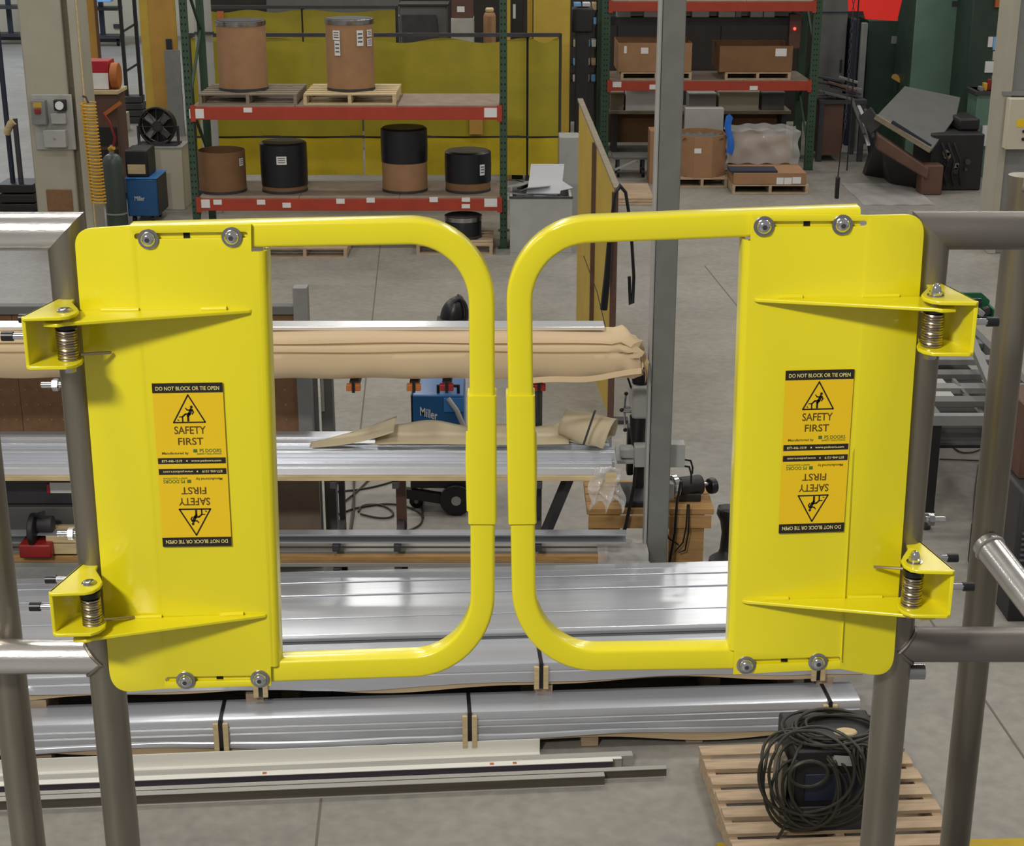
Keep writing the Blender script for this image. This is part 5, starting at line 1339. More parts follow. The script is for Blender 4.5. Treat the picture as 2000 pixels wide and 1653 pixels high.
# slim stand left of the column
sb = Z(40, 412)
t = thing('pole_stand', 'dark pole stand with a heavy black base left of the pale column', 'stand', (sb.x, sb.y, 0))
pole_t = P(38, -60, sb.y)
part('pole', MB().cyl((sb.x-0.06, sb.y, 0.1), (sb.x-0.06, sb.y, 3.3), 0.035, n=12), 'navy', t)
part('pole', MB().cyl((sb.x+0.08, sb.y-0.1, 0.1), (sb.x+0.08, sb.y-0.1, 1.25), 0.035, n=12), 'dark_steel', t)
part('grip', MB().tube([(sb.x-0.06, sb.y-0.06, 1.05), (sb.x+0.02, sb.y-0.10, 1.18), (sb.x+0.08, sb.y-0.12, 1.22)], 0.05, 10), 'wood_pale', t)
for k in range(3): part('weight', MB().box(sb.x-0.28+0.03*k, sb.x+0.26, sb.y-0.2, sb.y+0.3, 0.02+0.13*k, 0.13+0.13*k), 'black_iron', t, bevel=0.01)
part('base', MB().box(sb.x-0.3, sb.x+0.3, sb.y-0.25, sb.y+0.3, 0, 0.02), 'dark_steel', t)
for k, (a, b) in enumerate(((-10, 26), (-12, 8))):
    q = Z(a+10, 372+18*k)
    t = thing('ingot_stack', 'low stack of grey bars lying at the far left edge, ' + ('behind' if k == 0 else 'in front'), 'metal stock', (q.x, q.y, 0))
    for j in range(3): part('bar', MB().box(q.x-0.3, q.x+0.18, q.y-0.1+0.09*j, q.y-0.02+0.09*j, 0, 0.07), 'grey_light', t, bevel=0.006)
# far back: shelf carts by the back wall
for (lab, px, Yc, w) in (('wheeled shelf cart standing by the back wall, right of the column', 200, 43.0, 0.55), ('wheeled shelf cart by the back wall at the far left edge', 20, 43.5, 0.5)):
    x = P(px, 60, Yc).x
    t = thing('shelf_cart', lab, 'cart', (x, Yc, 0), 0, 'shelf carts by the back wall')
    part('pole', MB().box(x-0.06, x+0.06, Yc, Yc+0.1, 0.25, 3.0), 'navy', t)
    for z in (0.28, 1.0, 1.9, 2.5): part('shelf', MB().box(x-w, x+w*0.9, Yc-0.25, Yc+0.35, z-0.08, z), 'dark_steel', t)
    for dx in (-0.4, 0.4): part('caster', MB().cyl((x+dx-0.03, Yc, 0.1), (x+dx+0.03, Yc, 0.1), 0.1, n=12), 'black_rubber', t)
    part('stem', MB().box(x-0.45, x+0.45, Yc-0.05, Yc+0.05, 0.1, 0.22), 'dark_steel', t)
cbox('blue_tarp_roll', 'bright blue and white wrapped rolls lying on the cart by the back wall', 'roll', 150, 216, -8, 4, 42.5, 0.3, 'blue_glow', ground=False)
solo('wall_vent', MB().box(P(222, 50, 45.69).x, P(237, 50, 45.69).x, 45.65, 45.699, P(230, 55, 45.69).z, P(230, 47, 45.69).z), 'dark_steel', 'small dark vent low on the back wall', 'vent')
# tan panel behind the red cart
t, x0, x1, zb, zt = cbox('tall_partition', 'tall tan board panel standing behind the red tool cart', 'panel', 152, 186, -60, 125, 24.0, 0.08, 'tan_panel', bevel=0.004)
part('edge', MB().box(x1, x1+0.02, 23.99, 24.09, 0, zt), 'brown_steel', t)
# tan/yellow partition left of the rack
t, x0, x1, zb, zt = cbox('tall_partition', 'tall yellow and tan board partition left of the near rack', 'panel', 276, 345, -60, 215, 28.0, 0.08, 'yellow_panel', bevel=0.004)
part('face', MB().box(x0+0.16, x1-0.02, 27.985, 28.0, 0.3, zt), 'tan_panel', t)
part('handle', MB().box(x1-0.18, x1-0.08, 27.96, 27.985, P(330, 96, 28.0).z, P(330, 76, 28.0).z), 'navy', t)
t, x0, x1, zb, zt = cbox('grey_door_panel', 'flat pale grey panel leaning beside the left upright of the near rack', 'panel', 326, 356, 98, 285, 27.6, 0.05, 'grey_paint', bevel=0.004)
t, x0, x1, zb, zt = cbox('grey_door_panel', 'pale grey-blue panel behind the left upright, above the drums', 'panel', 376, 410, -60, 60, 21.0, 0.05, 'grey_light', bevel=0.004)
part('shelf', MB().box(x0, x1+0.02, 20.95, 21.05, P(390, 66, 21).z, P(390, 62, 21).z), 'dark_steel', t)
# A-frame stand with stacked weights
q = Z(262, 238)
t = thing('tripod_stand', 'tall black ladder-like stand with a dark stepped base between panel and cart', 'stand', (q.x, q.y, 0))
for (dx, ) in ((-0.10,), (0.16,)): part('rail', MB().box(q.x+dx-0.03, q.x+dx+0.03, q.y, q.y+0.06, 0.3, 5.2), 'black_iron', t)
for k in range(6): part('rung', MB().bar((q.x-0.10, q.y+0.03, 0.9+0.7*k), (q.x+0.16, q.y+0.03, 1.05+0.7*k), 0.04, 0.04), 'dark_steel', t)
for k in range(4): part('step', MB().box(q.x-0.22+0.02*k, q.x+0.24-0.02*k, q.y-0.22+0.03*k, q.y+0.22, 0.12*k, 0.12*k+0.11), 'dark_steel', t, bevel=0.01)
solo('floor_box', MB().box(q.x-0.2, q.x+0.14, q.y-1.4, q.y-0.9, 0.0, 0.32), 'wall_cream', 'low cream box on the floor beside the pedestal fan', 'box', bevel=0.01)
# red tool cart
q = Z(205, 398)
t = thing('tool_cart', 'dark maroon tool cart with a tray of red bins left of the near rack', 'cart', (q.x, q.y+0.3, 0))
zt = P(200, 180, q.y).z; x0, x1 = P(166, 200, q.y).x, P(228, 200, q.y).x
part('cabinet', MB().box(x0, x1, q.y, q.y+0.5, 0.12, zt-0.03), 'brown_steel', t, bevel=0.01)
part('tray', MB().box(x0-0.03, x1+0.03, q.y-0.03, q.y+0.53, zt-0.03, zt+0.02), 'wood_pale', t, bevel=0.006)
for k in range(3): part('drawer', MB().box(x0+0.03, x1-0.03, q.y-0.015, q.y, 0.2+0.3*k, 0.45+0.3*k), 'black_iron', t, bevel=0.005)
for dx in (0.05, 0.35): part('wheel', MB().cyl((x0+dx, q.y+0.1, 0.06), (x0+dx+0.04, q.y+0.1, 0.06), 0.06, n=14), 'black_rubber', t)
for dx in (0.05, 0.35): part('wheel', MB().cyl((x0+dx, q.y+0.4, 0.06), (x0+dx+0.04, q.y+0.4, 0.06), 0.06, n=14), 'black_rubber', t)
tb_ = thing('parts_bin', 'red parts bin with a white paper front on top of the maroon tool cart', 'bin', ((x0+x1)/2-0.05, q.y+0.2, zt+0.021))
part('body', MB().box(x0+0.02, x1-0.10, q.y+0.10, q.y+0.45, zt+0.022, zt+0.40), 'red_bin', tb_, bevel=0.01)
part('paper', MB().prism([(x0+0.03, q.y+0.08, zt+0.03), (x1-0.11, q.y+0.08, zt+0.03), (x1-0.11, q.y+0.095, zt+0.24), (x0+0.03, q.y+0.095, zt+0.24)], (0, 0.008, 0)), 'paper', tb_)
solo('wire_spool', MB().cyl((x1-0.08, q.y+0.18, zt+0.20), (x1+0.02, q.y+0.18, zt+0.20), 0.17, n=22), 'orange_paint', 'orange wire spool standing beside the red bin on the tool cart', 'spool', bevel=0.01)
solo('hazard_strip', MB().bar(P(203, 224, q.y-0.05), P(236, 200, q.y-0.05), 0.01, 0.05), 'orange_paint', 'slanted red and white striped strip on the front of the tool cart', 'strip')
# coiled brass-yellow air hose
th2 = thing('coil_hose', 'yellow coiled air hose hanging down beside the pale column', 'hose', tuple(P(188, 390, 18.9)))
pts = []
a, b = P(172, 200, 18.7), P(193, 396, 18.7)
N_ = 30*10
for k in range(N_+1):
    c = a.lerp(b, k/N_); an = 2*pi*k/10; pts.append(c + Vector((0.085*cos(an), 0.085*sin(an), 0)))
part('coil', MB().tube(pts, 0.011, 6), 'brass_hose', th2)
part('hook', MB().tube([P(172, 200, 18.7), P(168, 190, 18.8), P(162, 188, 18.95)], 0.012, 6), 'dark_steel', th2)
# gas cylinder and blue welder
q = Z(226, 445)
t = thing('gas_cylinder', 'tall grey gas cylinder with brass valve left of the blue welder', 'cylinder', (q.x, q.y+0.12, 0))
part('body', MB().lathe([(0.128, 0), (0.133, 0.03), (0.133, 0.80), (0.122, 0.865), (0.085, 0.91), (0.045, 0.93)], (q.x, q.y+0.12, 0), 26), 'cyl_grey', t)
part('collar', MB().lathe([(0.136, 0.16), (0.136, 0.18)], (q.x, q.y+0.12, 0), 26), 'grey_light', t)
part('valve', MB().lathe([(0.035, 0.93), (0.03, 1.0), (0.02, 1.04)], (q.x, q.y+0.12, 0), 14), 'zinc', t)
part('regulator', MB().cyl((q.x, q.y+0.02, 1.0), (q.x+0.06, q.y-0.02, 1.03), 0.03, n=14), 'brass_hose', t)
part('hose', MB().tube([(q.x+0.05, q.y, 1.03), (q.x+0.09, q.y-0.02, 1.15), (q.x+0.03, q.y, 1.35), (q.x-0.04, q.y+0.02, 1.45)], 0.014, 7), 'machine_red', t)
q = Z(278, 438)
t = thing('welder', 'blue welding power source with black wire feeder on top, by the near rack', 'welder', (q.x, q.y+0.3, 0))
zt = P(278, 350, q.y).z; x0, x1 = P(248, 390, q.y).x, P(308, 390, q.y).x
part('case', MB().box(x0, x1, q.y, q.y+0.6, 0.10, zt), 'machine_blue', t, bevel=0.015)
part('side_panel', MB().box(x1, x1+0.006, q.y+0.02, q.y+0.58, 0.12, zt-0.01), 'black_iron', t)
part('lid', MB().box(x0-0.01, x1+0.01, q.y-0.01, q.y+0.61, zt, zt+0.015), 'blue_bright', t, bevel=0.005)
part('feeder', MB().box(x0+0.0, x1-0.10, q.y+0.05, q.y+0.5, zt+0.016, zt+0.36), 'black_iron', t, bevel=0.02)
part('gauge_panel', MB().box(x0+0.03, x1-0.14, q.y+0.042, q.y+0.05, zt+0.06, zt+0.18), 'wood_pale', t)
lw = MB(); text_on(lw, 'Miller', lambda u, v: Vector((x0+0.10+0.13*u, q.y-0.002, zt-0.22-0.06*v)), (0, 0, 1, 1)); part('lettering', lw, 'paper', t, kind='stuff')
for dx in (0.04, 0.28): part('wheel', MB().cyl((x0+dx, q.y+0.1, 0.05), (x0+dx+0.04, q.y+0.1, 0.05), 0.05, n=14), 'black_rubber', t); part('wheel', MB().cyl((x0+dx, q.y+0.5, 0.05), (x0+dx+0.04, q.y+0.5, 0.05), 0.05, n=14), 'black_rubber', t)
# pedestal fan
t, x0, x1, zb, zt = cbox('cream_cabinet', 'low cream cabinet carrying the black fan, behind the blue welder by the near rack', 'cabinet', 268, 358, 290, 420, 21.2, 0.5, 'wall_cream')
part('top', MB().box(x0-0.015, x1+0.015, 21.19, 21.71, zt, zt+0.02), 'grey_light', t)
q = Vector((P(308, 270, 21.4).x, 21.4, zt+0.021)); fc = P(308, 246, q.y)
t = thing('drum_fan', 'round black fan on a tilting yoke standing on the low cream cabinet', 'fan', (q.x, q.y, q.z))
r = 0.235
part('outer_ring', MB().tube([(fc.x + r*cos(2*pi*k/32), q.y-0.05, fc.z + r*1.05*sin(2*pi*k/32)) for k in range(32)], 0.016, 8, closed=True), 'black_iron', t)
part('shroud', MB().tube([(fc.x, q.y-0.04, fc.z), (fc.x, q.y+0.12, fc.z)], r, 28, caps=False), 'black_iron', t)
part('back_disc', MB().cyl((fc.x, q.y+0.11, fc.z), (fc.x, q.y+0.12, fc.z), r*0.97, n=28), 'black_iron', t)
part('motor', MB().cyl((fc.x, q.y-0.06, fc.z), (fc.x, q.y+0.10, fc.z), 0.07, n=18), 'dark_steel', t)
for k in range(4):
    an = pi/4 + pi/2*k; c = Vector((fc.x + 0.125*cos(an), q.y, fc.z + 0.125*sin(an)))
    R = Matrix.Rotation(-an, 3, 'Y') @ Matrix.Rotation(0.5, 3, 'X')
    part('blade', MB().obox(c, 0.15, 0.012, 0.10, R=R), 'grey_paint', t, bevel=0.004)
for k in range(12):
    an = 2*pi*k/12; part('grille_wire', MB().cyl((fc.x+0.05*cos(an), q.y-0.07, fc.z+0.05*sin(an)), (fc.x+r*cos(an), q.y-0.05, fc.z+r*sin(an)), 0.005, n=5), 'dark_steel', t)
part('stand', MB().tube([(fc.x-r-0.03, q.y, fc.z), (fc.x-r-0.03, q.y, q.z+0.02), (fc.x+r+0.03, q.y, q.z+0.02), (fc.x+r+0.03, q.y, fc.z)], 0.02, 8), 'dark_steel', t)
part('foot', MB().box(fc.x-0.27, fc.x+0.27, q.y-0.16, q.y+0.2, q.z, q.z+0.02), 'dark_steel', t)

# goods in the rack at the left edge (under the rails)
t = thing('dark_cabinet', 'dark steel bins on the stock rack at left edge with white and red tag', 'bin', (P(70, 990, 8.86).x, 8.8, P(70, 1012, 8.86).z))
x0, x1 = P(-60, 980, 8.86).x, P(160, 980, 8.86).x; za, zb, zc_ = P(60, 936, 8.86).z, P(60, 985, 8.86).z, P(60, 1038, 8.86).z
part('bin', MB().box(x0, x1, 8.86, 9.0, zb, za), 'dark_steel', t, bevel=0.006)
part('bin', MB().box(x0, x1, 8.83, 9.0, zc_, zb-0.008), 'grey_mid', t, bevel=0.006)
part('lip', MB().box(x0, x1, 8.81, 8.83, zc_, zc_+0.02), 'grey_light', t)
q0, q1 = P(97, 943, 8.855), P(141, 963, 8.855)
part('tag', MB().box(q0.x, q1.x, 8.852, 8.86, q1.z, q0.z), 'paper', t); part('tag_edge', MB().box(q0.x-0.02, q0.x, 8.852, 8.86, q1.z, q0.z-0.01), 'red_bin', t)
t = thing('chop_saw', 'red and black chop saw standing at the left edge behind the aluminium stack', 'saw', (P(70, 1150, 8.6).x, 8.75, z4 + 0.08))
sx_ = P(70, 1120, 8.55).x; z0_ = z4 + 0.082
part('base', MB().box(sx_-0.09, sx_+0.10, 8.56, 8.80, z0_, z0_+0.085), 'machine_red', t, bevel=0.01)
part('blade_guard', MB().cyl((sx_-0.03, 8.64, z0_+0.15), (sx_+0.005, 8.64, z0_+0.15), 0.10, n=22), 'black_iron', t, bevel=0.006)
part('motor', MB().cyl((sx_+0.005, 8.68, z0_+0.17), (sx_+0.09, 8.68, z0_+0.17), 0.05, n=16), 'dark_steel', t)
part('handle', MB().bar((sx_+0.0, 8.64, z0_+0.24), (sx_+0.07, 8.58, z0_+0.28), 0.03, 0.025), 'black_rubber', t)
solo('wood_block', MB().box(P(92, 1100, 8.6).x, P(150, 1100, 8.6).x, 8.62, 8.80, z0_+0.0, z0_+0.12), 'wood_pale', 'pale wood block beside the red chop saw at the left edge', 'block', bevel=0.004)

# ================================================================== RIGHT SIDE
# tall painted column at the right edge
YCR = 18.6
x0, x1 = P(1958, 200, YCR).x, P(2060, 200, YCR).x
t = thing('building_column', 'pale grey column at the right edge with a yellow-marked control box', 'column', ((x0+x1)/2, 18.9, 0))
part('shaft', MB().box(x0+0.09, x1, YCR, YCR+0.5, 0, 7.5), 'grey_paint', t, bevel=0.01)
part('flange', MB().box(x0, x0+0.09, YCR-0.03, YCR+0.5, 0, 7.5), 'concrete_paint', t, bevel=0.008)
part('collar', MB().box(x0-0.02, x1, YCR-0.05, YCR, P(1960, 186, YCR).z, P(1960, 178, YCR).z), 'grey_paint', t)
t, a, b = onbox('control_box', 'cream control box with a yellow sticker on the right column', 1966, 190, 2012, 288, 0.15, 'wall_cream', Yb=YCR-0.052)
part('sticker', MB().box(a.x+0.10, a.x+0.22, YCR-0.207, YCR-0.203, P(1985, 243, YCR).z, P(1985, 228, YCR).z), 'yellow_label', t)
for k in range(2): part('button', MB().cyl((a.x+0.19, YCR-0.203, b.z+0.12+0.09*k), (a.x+0.19, YCR-0.225, b.z+0.12+0.09*k), 0.018, n=12), 'black_iron', t)
# bending machine with the grey tray
YM = 22.3
t = thing('bending_machine', 'dark floor machine with a large tilted grey tray at upper right', 'machine', (P(1800, 370, YM).x, 23.2, 0))
tray = [P(1767, 168, 24.0), P(1876, 190, 23.9), P(1868, 226, 23.3), P(1820, 292, 22.3), P(1712, 226, 22.8)]
part('tray', MB().prism(tray, (0.0, 0.02, -0.04)), 'grey_mid', t, bevel=0.006)
part('tray_lip', MB().bar(P(1710, 228, 22.75), P(1818, 294, 22.25), 0.04, 0.07), 'wood_grey', t)
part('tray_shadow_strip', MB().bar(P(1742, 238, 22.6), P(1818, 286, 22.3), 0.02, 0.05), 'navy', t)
part('side_wing', MB().bar(P(1712, 226, 22.8), P(1690, 245, 22.9), 0.05, 0.3), 'dark_steel', t)
bl = [P(1714, 262, 22.5), P(1815, 330, 22.2), P(1812, 352, 22.2), P(1712, 292, 22.5)]
part('blade_beam', MB().prism(bl, (0.05, 0.35, 0)), 'brown_steel', t, bevel=0.02)
part('front_frame', MB().prism([Z(1688, 342), Z(1735, 350), P(1722, 278, 22.6), P(1712, 270, 22.6)], (0.02, 0.25, 0)), 'black_iron', t, bevel=0.01)
part('frame', MB().prism([Z(1740, 360), Z(1815, 372), P(1815, 345, 22.4), P(1722, 285, 22.7)], (0.0, 0.4, 0)), 'black_iron', t)
x0, x1 = P(1818, 330, 22.5).x, P(1922, 330, 22.5).x
part('body', MB().box(x0, x1, 22.6, 23.6, 0, P(1850, 262, 22.6).z), 'black_iron', t, bevel=0.02)
part('upper_body', MB().box(x0+0.45, x1, 22.9, 23.6, P(1850, 262, 22.6).z, P(1890, 232, 22.9).z), 'black_iron', t, bevel=0.03)
part('foot', MB().box(P(1838, 370, 22.3).x-0.3, P(1838, 370, 22.3).x, 22.25, 22.55, 0, 0.42), 'brown_steel', t, bevel=0.02)
rnd = random.Random(3)
for k in range(9):
    q = P(rnd.uniform(1830, 1905), rnd.uniform(290, 350), 22.58); part('fitting', MB().cyl((q.x, 22.60, q.z), (q.x, 22.54, q.z), rnd.uniform(0.02, 0.05), n=10), rnd.choice(['grey_paint', 'wood_grey', 'dark_steel']), t)
for k in range(3): part('hydraulic_hose', MB().tube([P(1840+12*k, 280, 22.55), P(1852+12*k, 315, 22.45), P(1842+16*k, 340, 22.5), P(1848+14*k, 362, 22.55)], 0.018, 7), 'black_rubber', t)
# green press
t, x0, x1, zb, zt = cbox('hydraulic_press', 'tall grey-green machine column behind the tilted tray', 'machine', 1786, 1878, -80, 200, 25.5, 1.1, 'machine_green')
part('access_plate', MB().box(x0+0.55, x0+0.68, 25.48, 25.5, P(1860, 12, 25.5).z, P(1860, 2, 25.5).z), 'dark_steel', t)
part('edge_rib', MB().box(x0-0.03, x0, 25.55, 26.5, 0, zt), 'machine_green_dark', t)
t, x0, x1, zb, zt = cbox('machine_cabinet', 'very dark green machine cabinet with a small pale plate, behind the chains', 'machine', 1692, 1766, 40, 215, 26.8, 1.0, 'machine_green_dark')
q = P(1747, 78, 26.79); part('plate', MB().box(q.x-0.05, q.x+0.05, 26.785, 26.8, q.z-0.06, q.z+0.06), 'grey_paint', t)
part('ledge', MB().bar(P(1745, 148, 26.2), P(1782, 170, 26.0), 0.12, 0.06), 'tan_panel', t)
t, x0, x1, zb, zt = cbox('grey_control_cabinet', 'tall dull grey control cabinet right of the far rack', 'cabinet', 1603, 1656, -30, 95, 26.8, 0.6, 'grey_mid')
part('door_split', MB().box(x0, x1, 26.79, 26.8, P(1630, 24, 26.8).z-0.01, P(1630, 24, 26.8).z+0.01), 'navy', t); part('handle', MB().box(x1-0.08, x1-0.05, 26.77, 26.8, zt-1.4, zt-1.2), 'black_iron', t)
cbox('blue_cabinet', 'narrow dark blue cabinet below the red sheet, right of the grey control cabinet', 'cabinet', 1664, 1678, 38, 100, 26.6, 0.5, 'navy')
t, x0, x1, zb, zt = cbox('pale_post', 'narrow pale grey post beside the dark blue cabinet', 'post', 1680, 1691, 45, 190, 26.0, 0.12, 'grey_paint')
t, x0, x1, zb, zt = cbox('tall_machine', 'dark green machine body with a bright white screen near the right column', 'machine', 1897, 1960, -80, 190, 24.6, 0.9, 'machine_green_dark')
for (a, b, c, d, m) in ((1931, 72, 1938, 92, 'paper'), (1941, 72, 1956, 98, 'blue_glow'), (1940, 100, 1954, 118, 'wall_cream'), (1925, 120, 1952, 142, 'paper')):
    q0, q1 = P(a, b, 24.58), P(c, d, 24.58); part('document', MB().box(q0.x, q1.x, 24.575, 24.6, q1.z, q0.z), m, t)
part('orange_guard', MB().box(P(1945, 0, 24.55).x, P(1962, 0, 24.55).x, 24.53, 24.6, P(1950, 14, 24.55).z, P(1950, -10, 24.55).z), 'orange_paint', t)
t, x0, x1, zb, zt = cbox('tool_bench', 'cluttered grey tool bench between the dark machine and the right column', 'bench', 1905, 1962, 178, 290, 23.7, 0.5, 'machine_green')
part('top', MB().box(x0-0.05, x1+0.05, 23.65, 24.2, zt-0.05, zt), 'dark_steel', t)
for k in range(6):
    x_ = x0 + 0.03 + 0.065*k; part('tool', MB().box(x_, x_+0.05, 23.7+0.04*(k % 3), 23.85, zt, zt+0.06+0.05*(k % 4)), ('grey_paint', 'brass_hose', 'machine_red', 'grey_light')[k % 4], t, bevel=0.006)
q0, q1 = P(1924, 248, 23.55), P(1938, 288, 23.55)
part('drawer_label', MB().box(q0.x, q1.x, 23.66, 23.70, q1.z, q0.z), 'paper', t)
# scattered stock left of the bending machine
rnd = random.Random(8)
t = thing('scrap_table', 'low dark table heaped with steel offcuts right of the far rack', 'table', (P(1640, 250, 25.0).x, 25.2, 0))
x0, x1 = P(1600, 200, 25.0).x, P(1694, 200, 25.0).x; zt = P(1640, 196, 25.0).z
part('top', MB().box(x0, x1, 25.0, 25.8, zt-0.06, zt), 'dark_steel', t)
for x in (x0+0.05, x1-0.05):
    for y in (25.05, 25.75): part('leg', MB().box(x-0.04, x+0.04, y-0.04, y+0.04, 0, zt-0.06), 'dark_steel', t)
part('drawer_unit', MB().box(x0+0.05, x0+0.40, 25.05, 25.7, 0.1, zt-0.06), 'brown_steel', t)
for k in range(12):
    c = Vector((rnd.uniform(x0+0.12, x1-0.12), rnd.uniform(25.1, 25.6), zt + 0.03 + 0.022*k)); an = rnd.uniform(-0.9, 0.9)
    d_ = Vector((cos(an), sin(an)*0.3, -0.15-0.2*rnd.random()))*rnd.uniform(0.15, 0.30)
    solo('steel_offcut', MB().bar(c-d_, c+d_, rnd.uniform(0.06, 0.16), 0.03), rnd.choice(['grey_paint', 'dark_steel', 'brown_steel', 'grey_mid']), 'steel offcut piled on the low dark table right of the far rack', 'scrap', 'offcuts on the low table')
t = thing('leaning_bars', 'shiny steel bars leaning against the left side of the bending machine', 'metal bar', tuple(Z(1692, 285)))
for (a, b, m) in (((1677, 208), (1692, 240), 'aluminum_bright'), ((1683, 236), (1696, 283), 'aluminum_bright'), ((1664, 196), (1688, 262), 'dark_steel'), ((1690, 214), (1706, 270), 'dark_steel')):
    part('bar', MB().bar(P(*a, 23.6), P(*b, 22.9), 0.05, 0.03), m, t)
part('support', MB().bar(P(1692, 230, 23.2), Z(1700, 300), 0.06, 0.06), 'dark_steel', t)
# red sheet hanging at the top
t = thing('red_sheet', 'bright red plastic sheet hanging at the top edge, right of the far rack', 'sheet', tuple(P(1705, 40, 21.0)))
pts = [P(1655, -20, 21.0), P(1767, -20, 21.0), P(1752, 41, 21.0), P(1690, 37, 21.0), P(1686, 22, 21.0), P(1657, 22, 21.0)]
part('sheet', MB().prism(pts, (0, 0.01, 0)), 'flag_red', t)
part('cord', MB().cyl(P(1662, -20, 21.02), P(1662, -20, 21.02) + Vector((0, 0, 1.5)), 0.006, n=6), 'black_rubber', t)
# chain hoist
t = thing('hoist_chain', 'thin hanging chain and cord with a dark pendant in front of the red sheet', 'chain', tuple(P(1642, 385, 18.0)))
ch0 = P(1654, -30, 18.0)
xch = P(1645, 330, 18.0).x
for k in range(60):
    z = 1.6 + 0.055*k
    part('chain_link', MB().tube([(xch + (0.012*cos(2*pi*i/8) if k % 2 else 0), 18.0 + (0 if k % 2 else 0.012*cos(2*pi*i/8)), z + 0.032*sin(2*pi*i/8)) for i in range(8)], 0.0045, 4, closed=True), 'dark_steel', t)
zp0, zp1 = P(1640, 388, 18.0).z, P(1640, 345, 18.0).z
part('cord', MB().cyl((xch+0.055, 18.0, 1.1), (xch+0.055, 18.0, 5.0), 0.008, n=6), 'black_rubber', t)
part('pendant', MB().box(xch-0.065, xch-0.02, 17.97, 18.03, zp0, zp1), 'black_rubber', t, bevel=0.01)
part('pendant_cord', MB().tube([(xch-0.042, 18.0, zp1), (xch-0.03, 18.0, zp1+0.3), (xch-0.005, 18.0, 1.62)], 0.007, 6), 'black_rubber', t)
solo('pale_floor_sheet', MB().grid(lambda a, b: (P(1740+150*a, 390, 20).x*1.0, Z(1740, 402).y + 1.6*b, 0.006 + 0.012*sin(a*9+b*5)**2), 16, 10), 'clear_film', 'thin pale see-through sheet lying on the floor below the bending machine', 'film')  # thin translucent layer that makes this stretch of floor paler

# roller table seen between the right posts
t = thing('roller_table', 'grey steel roller table with cross bars, seen between the right railing posts', 'table', (P(1900, 830, 10.1).x+0.3, 11.2, 0))
zt = P(1850, 812, 10.1).z; x0 = P(1822, 830, 10.1).x; x1 = P(2080, 830, 10.1).x
for y in (10.1, 12.75): part('end_beam', MB().box(x0, x1, y, y+0.06, zt-0.075, zt), 'grey_paint', t, bevel=0.004)
for x in (x0, x1-0.06): part('side_rail', MB().box(x, x+0.06, 10.16, 12.75, zt-0.075, zt), 'grey_mid', t)
for k, y in enumerate((10.42, 10.72, 11.05, 11.42, 11.85, 12.32, 12.52)):
    part('cross_bar', MB().box(x0+0.06, x1-0.06, y, y+0.12, zt-0.05, zt-0.004), 'grey_paint' if k % 2 else 'grey_mid', t, bevel=0.004)
    part('cover_plate', MB().box(x0+0.10+0.03*k, x0+0.26+0.02*k, y+0.13, y+0.24, zt-0.03, zt-0.01), 'grey_light', t)
for x in (x0+0.03, x1-0.09):
    for y in (10.14, 12.7): part('leg', MB().box(x-0.035, x+0.035, y-0.03, y+0.04, 0.08, zt-0.075), 'black_iron', t, bevel=0.003); part('caster', MB().cyl((x-0.02, y, 0.04), (x+0.02, y, 0.04), 0.04, n=12), 'dark_steel', t)
part('caster_bracket', MB().box(x0-0.005, x0+0.075, 10.09, 10.18, 0.07, 0.14), 'zinc', t, bevel=0.004)
part('gap_shade_sheet', MB().box(x0+0.05, x1-0.05, 10.35, 12.7, 0.52, 0.54), 'black_iron', t)  # black sheet set under the bars so the gaps between them look shaded
solo('steel_tube', MB().bar(P(1893, 655, 11.4)+Vector((0,0,0.0)), P(1952, 792, 10.2), 0.055, 0.05), 'grey_paint', 'thick grey steel tube lying diagonally across the roller table', 'metal bar')
solo('steel_tube', MB().bar(P(1862, 742, 10.9), P(1935, 828, 10.16), 0.024, 0.022), 'zinc', 'thin bright steel tube lying diagonally on the roller table', 'metal bar')
q = P(1915, 632, 12.6)
t = thing('green_bin', 'dark green plastic bin with clutter behind the right hinge bracket', 'bin', (q.x, 12.75, zt+0.002))
xg0, xg1 = P(1878, 600, 12.35).x, P(1952, 600, 12.35).x; zg = P(1915, 574, 12.6).z
part('back_wall', MB().prism([(xg0, 12.62, zt), (xg1, 12.62, zt), (xg1, 12.62, zg-0.06), (xg1-0.07, 12.62, zg), (xg0, 12.62, zg)], (0, 0.03, 0)), 'bin_green', t)
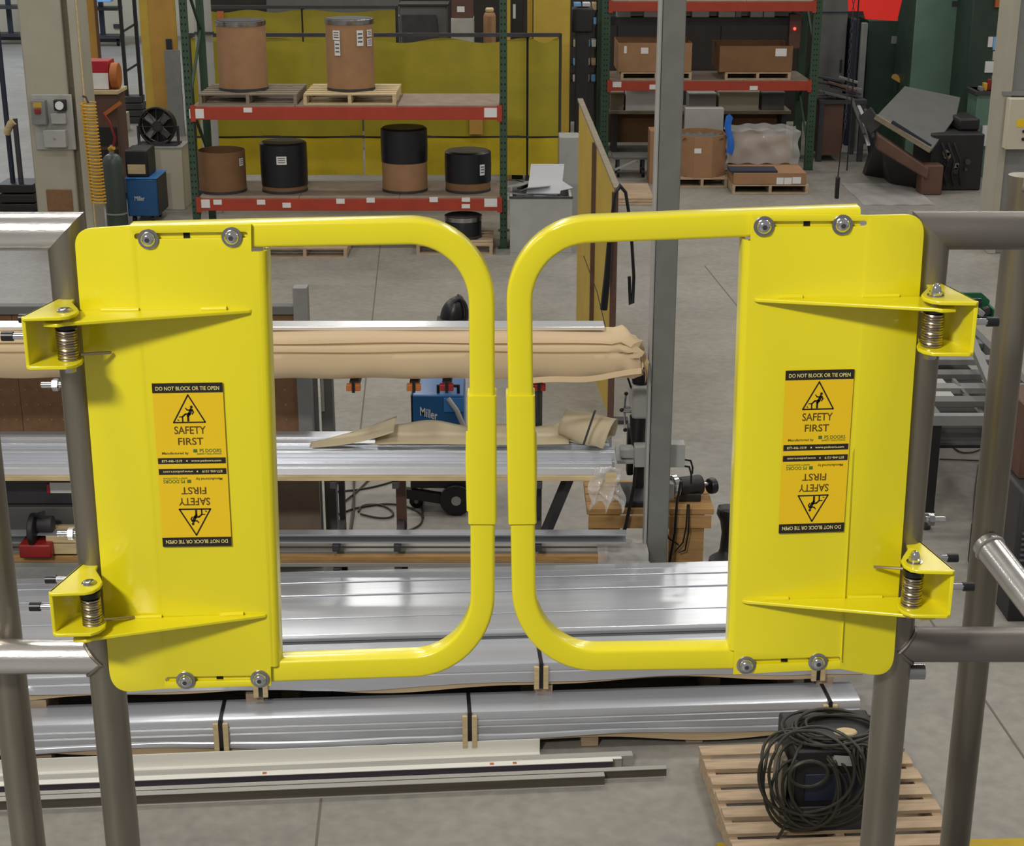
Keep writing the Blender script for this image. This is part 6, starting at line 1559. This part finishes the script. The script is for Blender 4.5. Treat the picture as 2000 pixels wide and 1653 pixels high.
part('front_wall', MB().box(xg0, xg1, 12.40, 12.42, zt, zt+0.06), 'black_iron', t); part('side_wall', MB().box(xg1-0.02, xg1, 12.42, 12.62, zt, zg-0.09), 'bin_green', t); part('side_wall', MB().box(xg0, xg0+0.02, 12.42, 12.62, zt, zg-0.09), 'bin_green', t)
part('bottom', MB().box(xg0, xg1, 12.40, 12.65, zt-0.0, zt+0.012), 'bin_green', t)
for k in range(5): part('fitting', MB().obox((xg0+0.05+0.05*k, 12.50, zt+0.07+0.015*(k % 3)), 0.05, 0.06, 0.06, R=Matrix.Rotation(k*0.7, 3, 'Y')), ('zinc', 'black_iron', 'wood_orange', 'grey_light', 'dark_steel')[k], t, bevel=0.004)
t = thing('floor_cable', 'thin dark cable looped on the floor below the roller table at right', 'cable', tuple(Z(1890, 880)))
part('cable', MB().tube(smooth([(1852, 860), (1872, 885), (1905, 884), (1930, 868), (1905, 845)], 0.008), 0.006, 6), 'cable', t)
part('cable', MB().tube(smooth([(1835, 897), (1920, 900)], 0.008), 0.005, 6), 'cable', t)
part('cable', MB().tube(smooth([(1914, 905), (1905, 960), (1897, 1100)], 0.009), 0.009, 6), 'black_rubber', t)
# dark machinery at the right edge
q = Z(2010, 1215)
t = thing('dark_machine', 'dark brown and black machine at the right edge behind the sloping brace', 'machine', (q.x, q.y+0.4, 0))
x0, x1 = P(1990, 1100, q.y).x, P(2120, 1100, q.y).x
part('base', MB().box(x0-0.03, x1, q.y, q.y+0.9, 0, 0.28), 'black_iron', t, bevel=0.01)
part('housing', MB().box(x0+0.02, x1, q.y+0.15, q.y+0.85, 0.28, P(1990, 960, q.y+0.15).z), 'dark_steel', t, bevel=0.02)
part('panel', MB().box(x0+0.06, x1, q.y+0.35, q.y+0.8, P(1990, 960, q.y+0.15).z, P(1990, 800, q.y+0.3).z), 'brown_steel', t, bevel=0.01)
for k in range(6): part('vent_slat', MB().box(x0+0.05, x0+0.35, q.y+0.13, q.y+0.15, 0.34+0.035*k, 0.35+0.035*k), 'grey_mid', t)
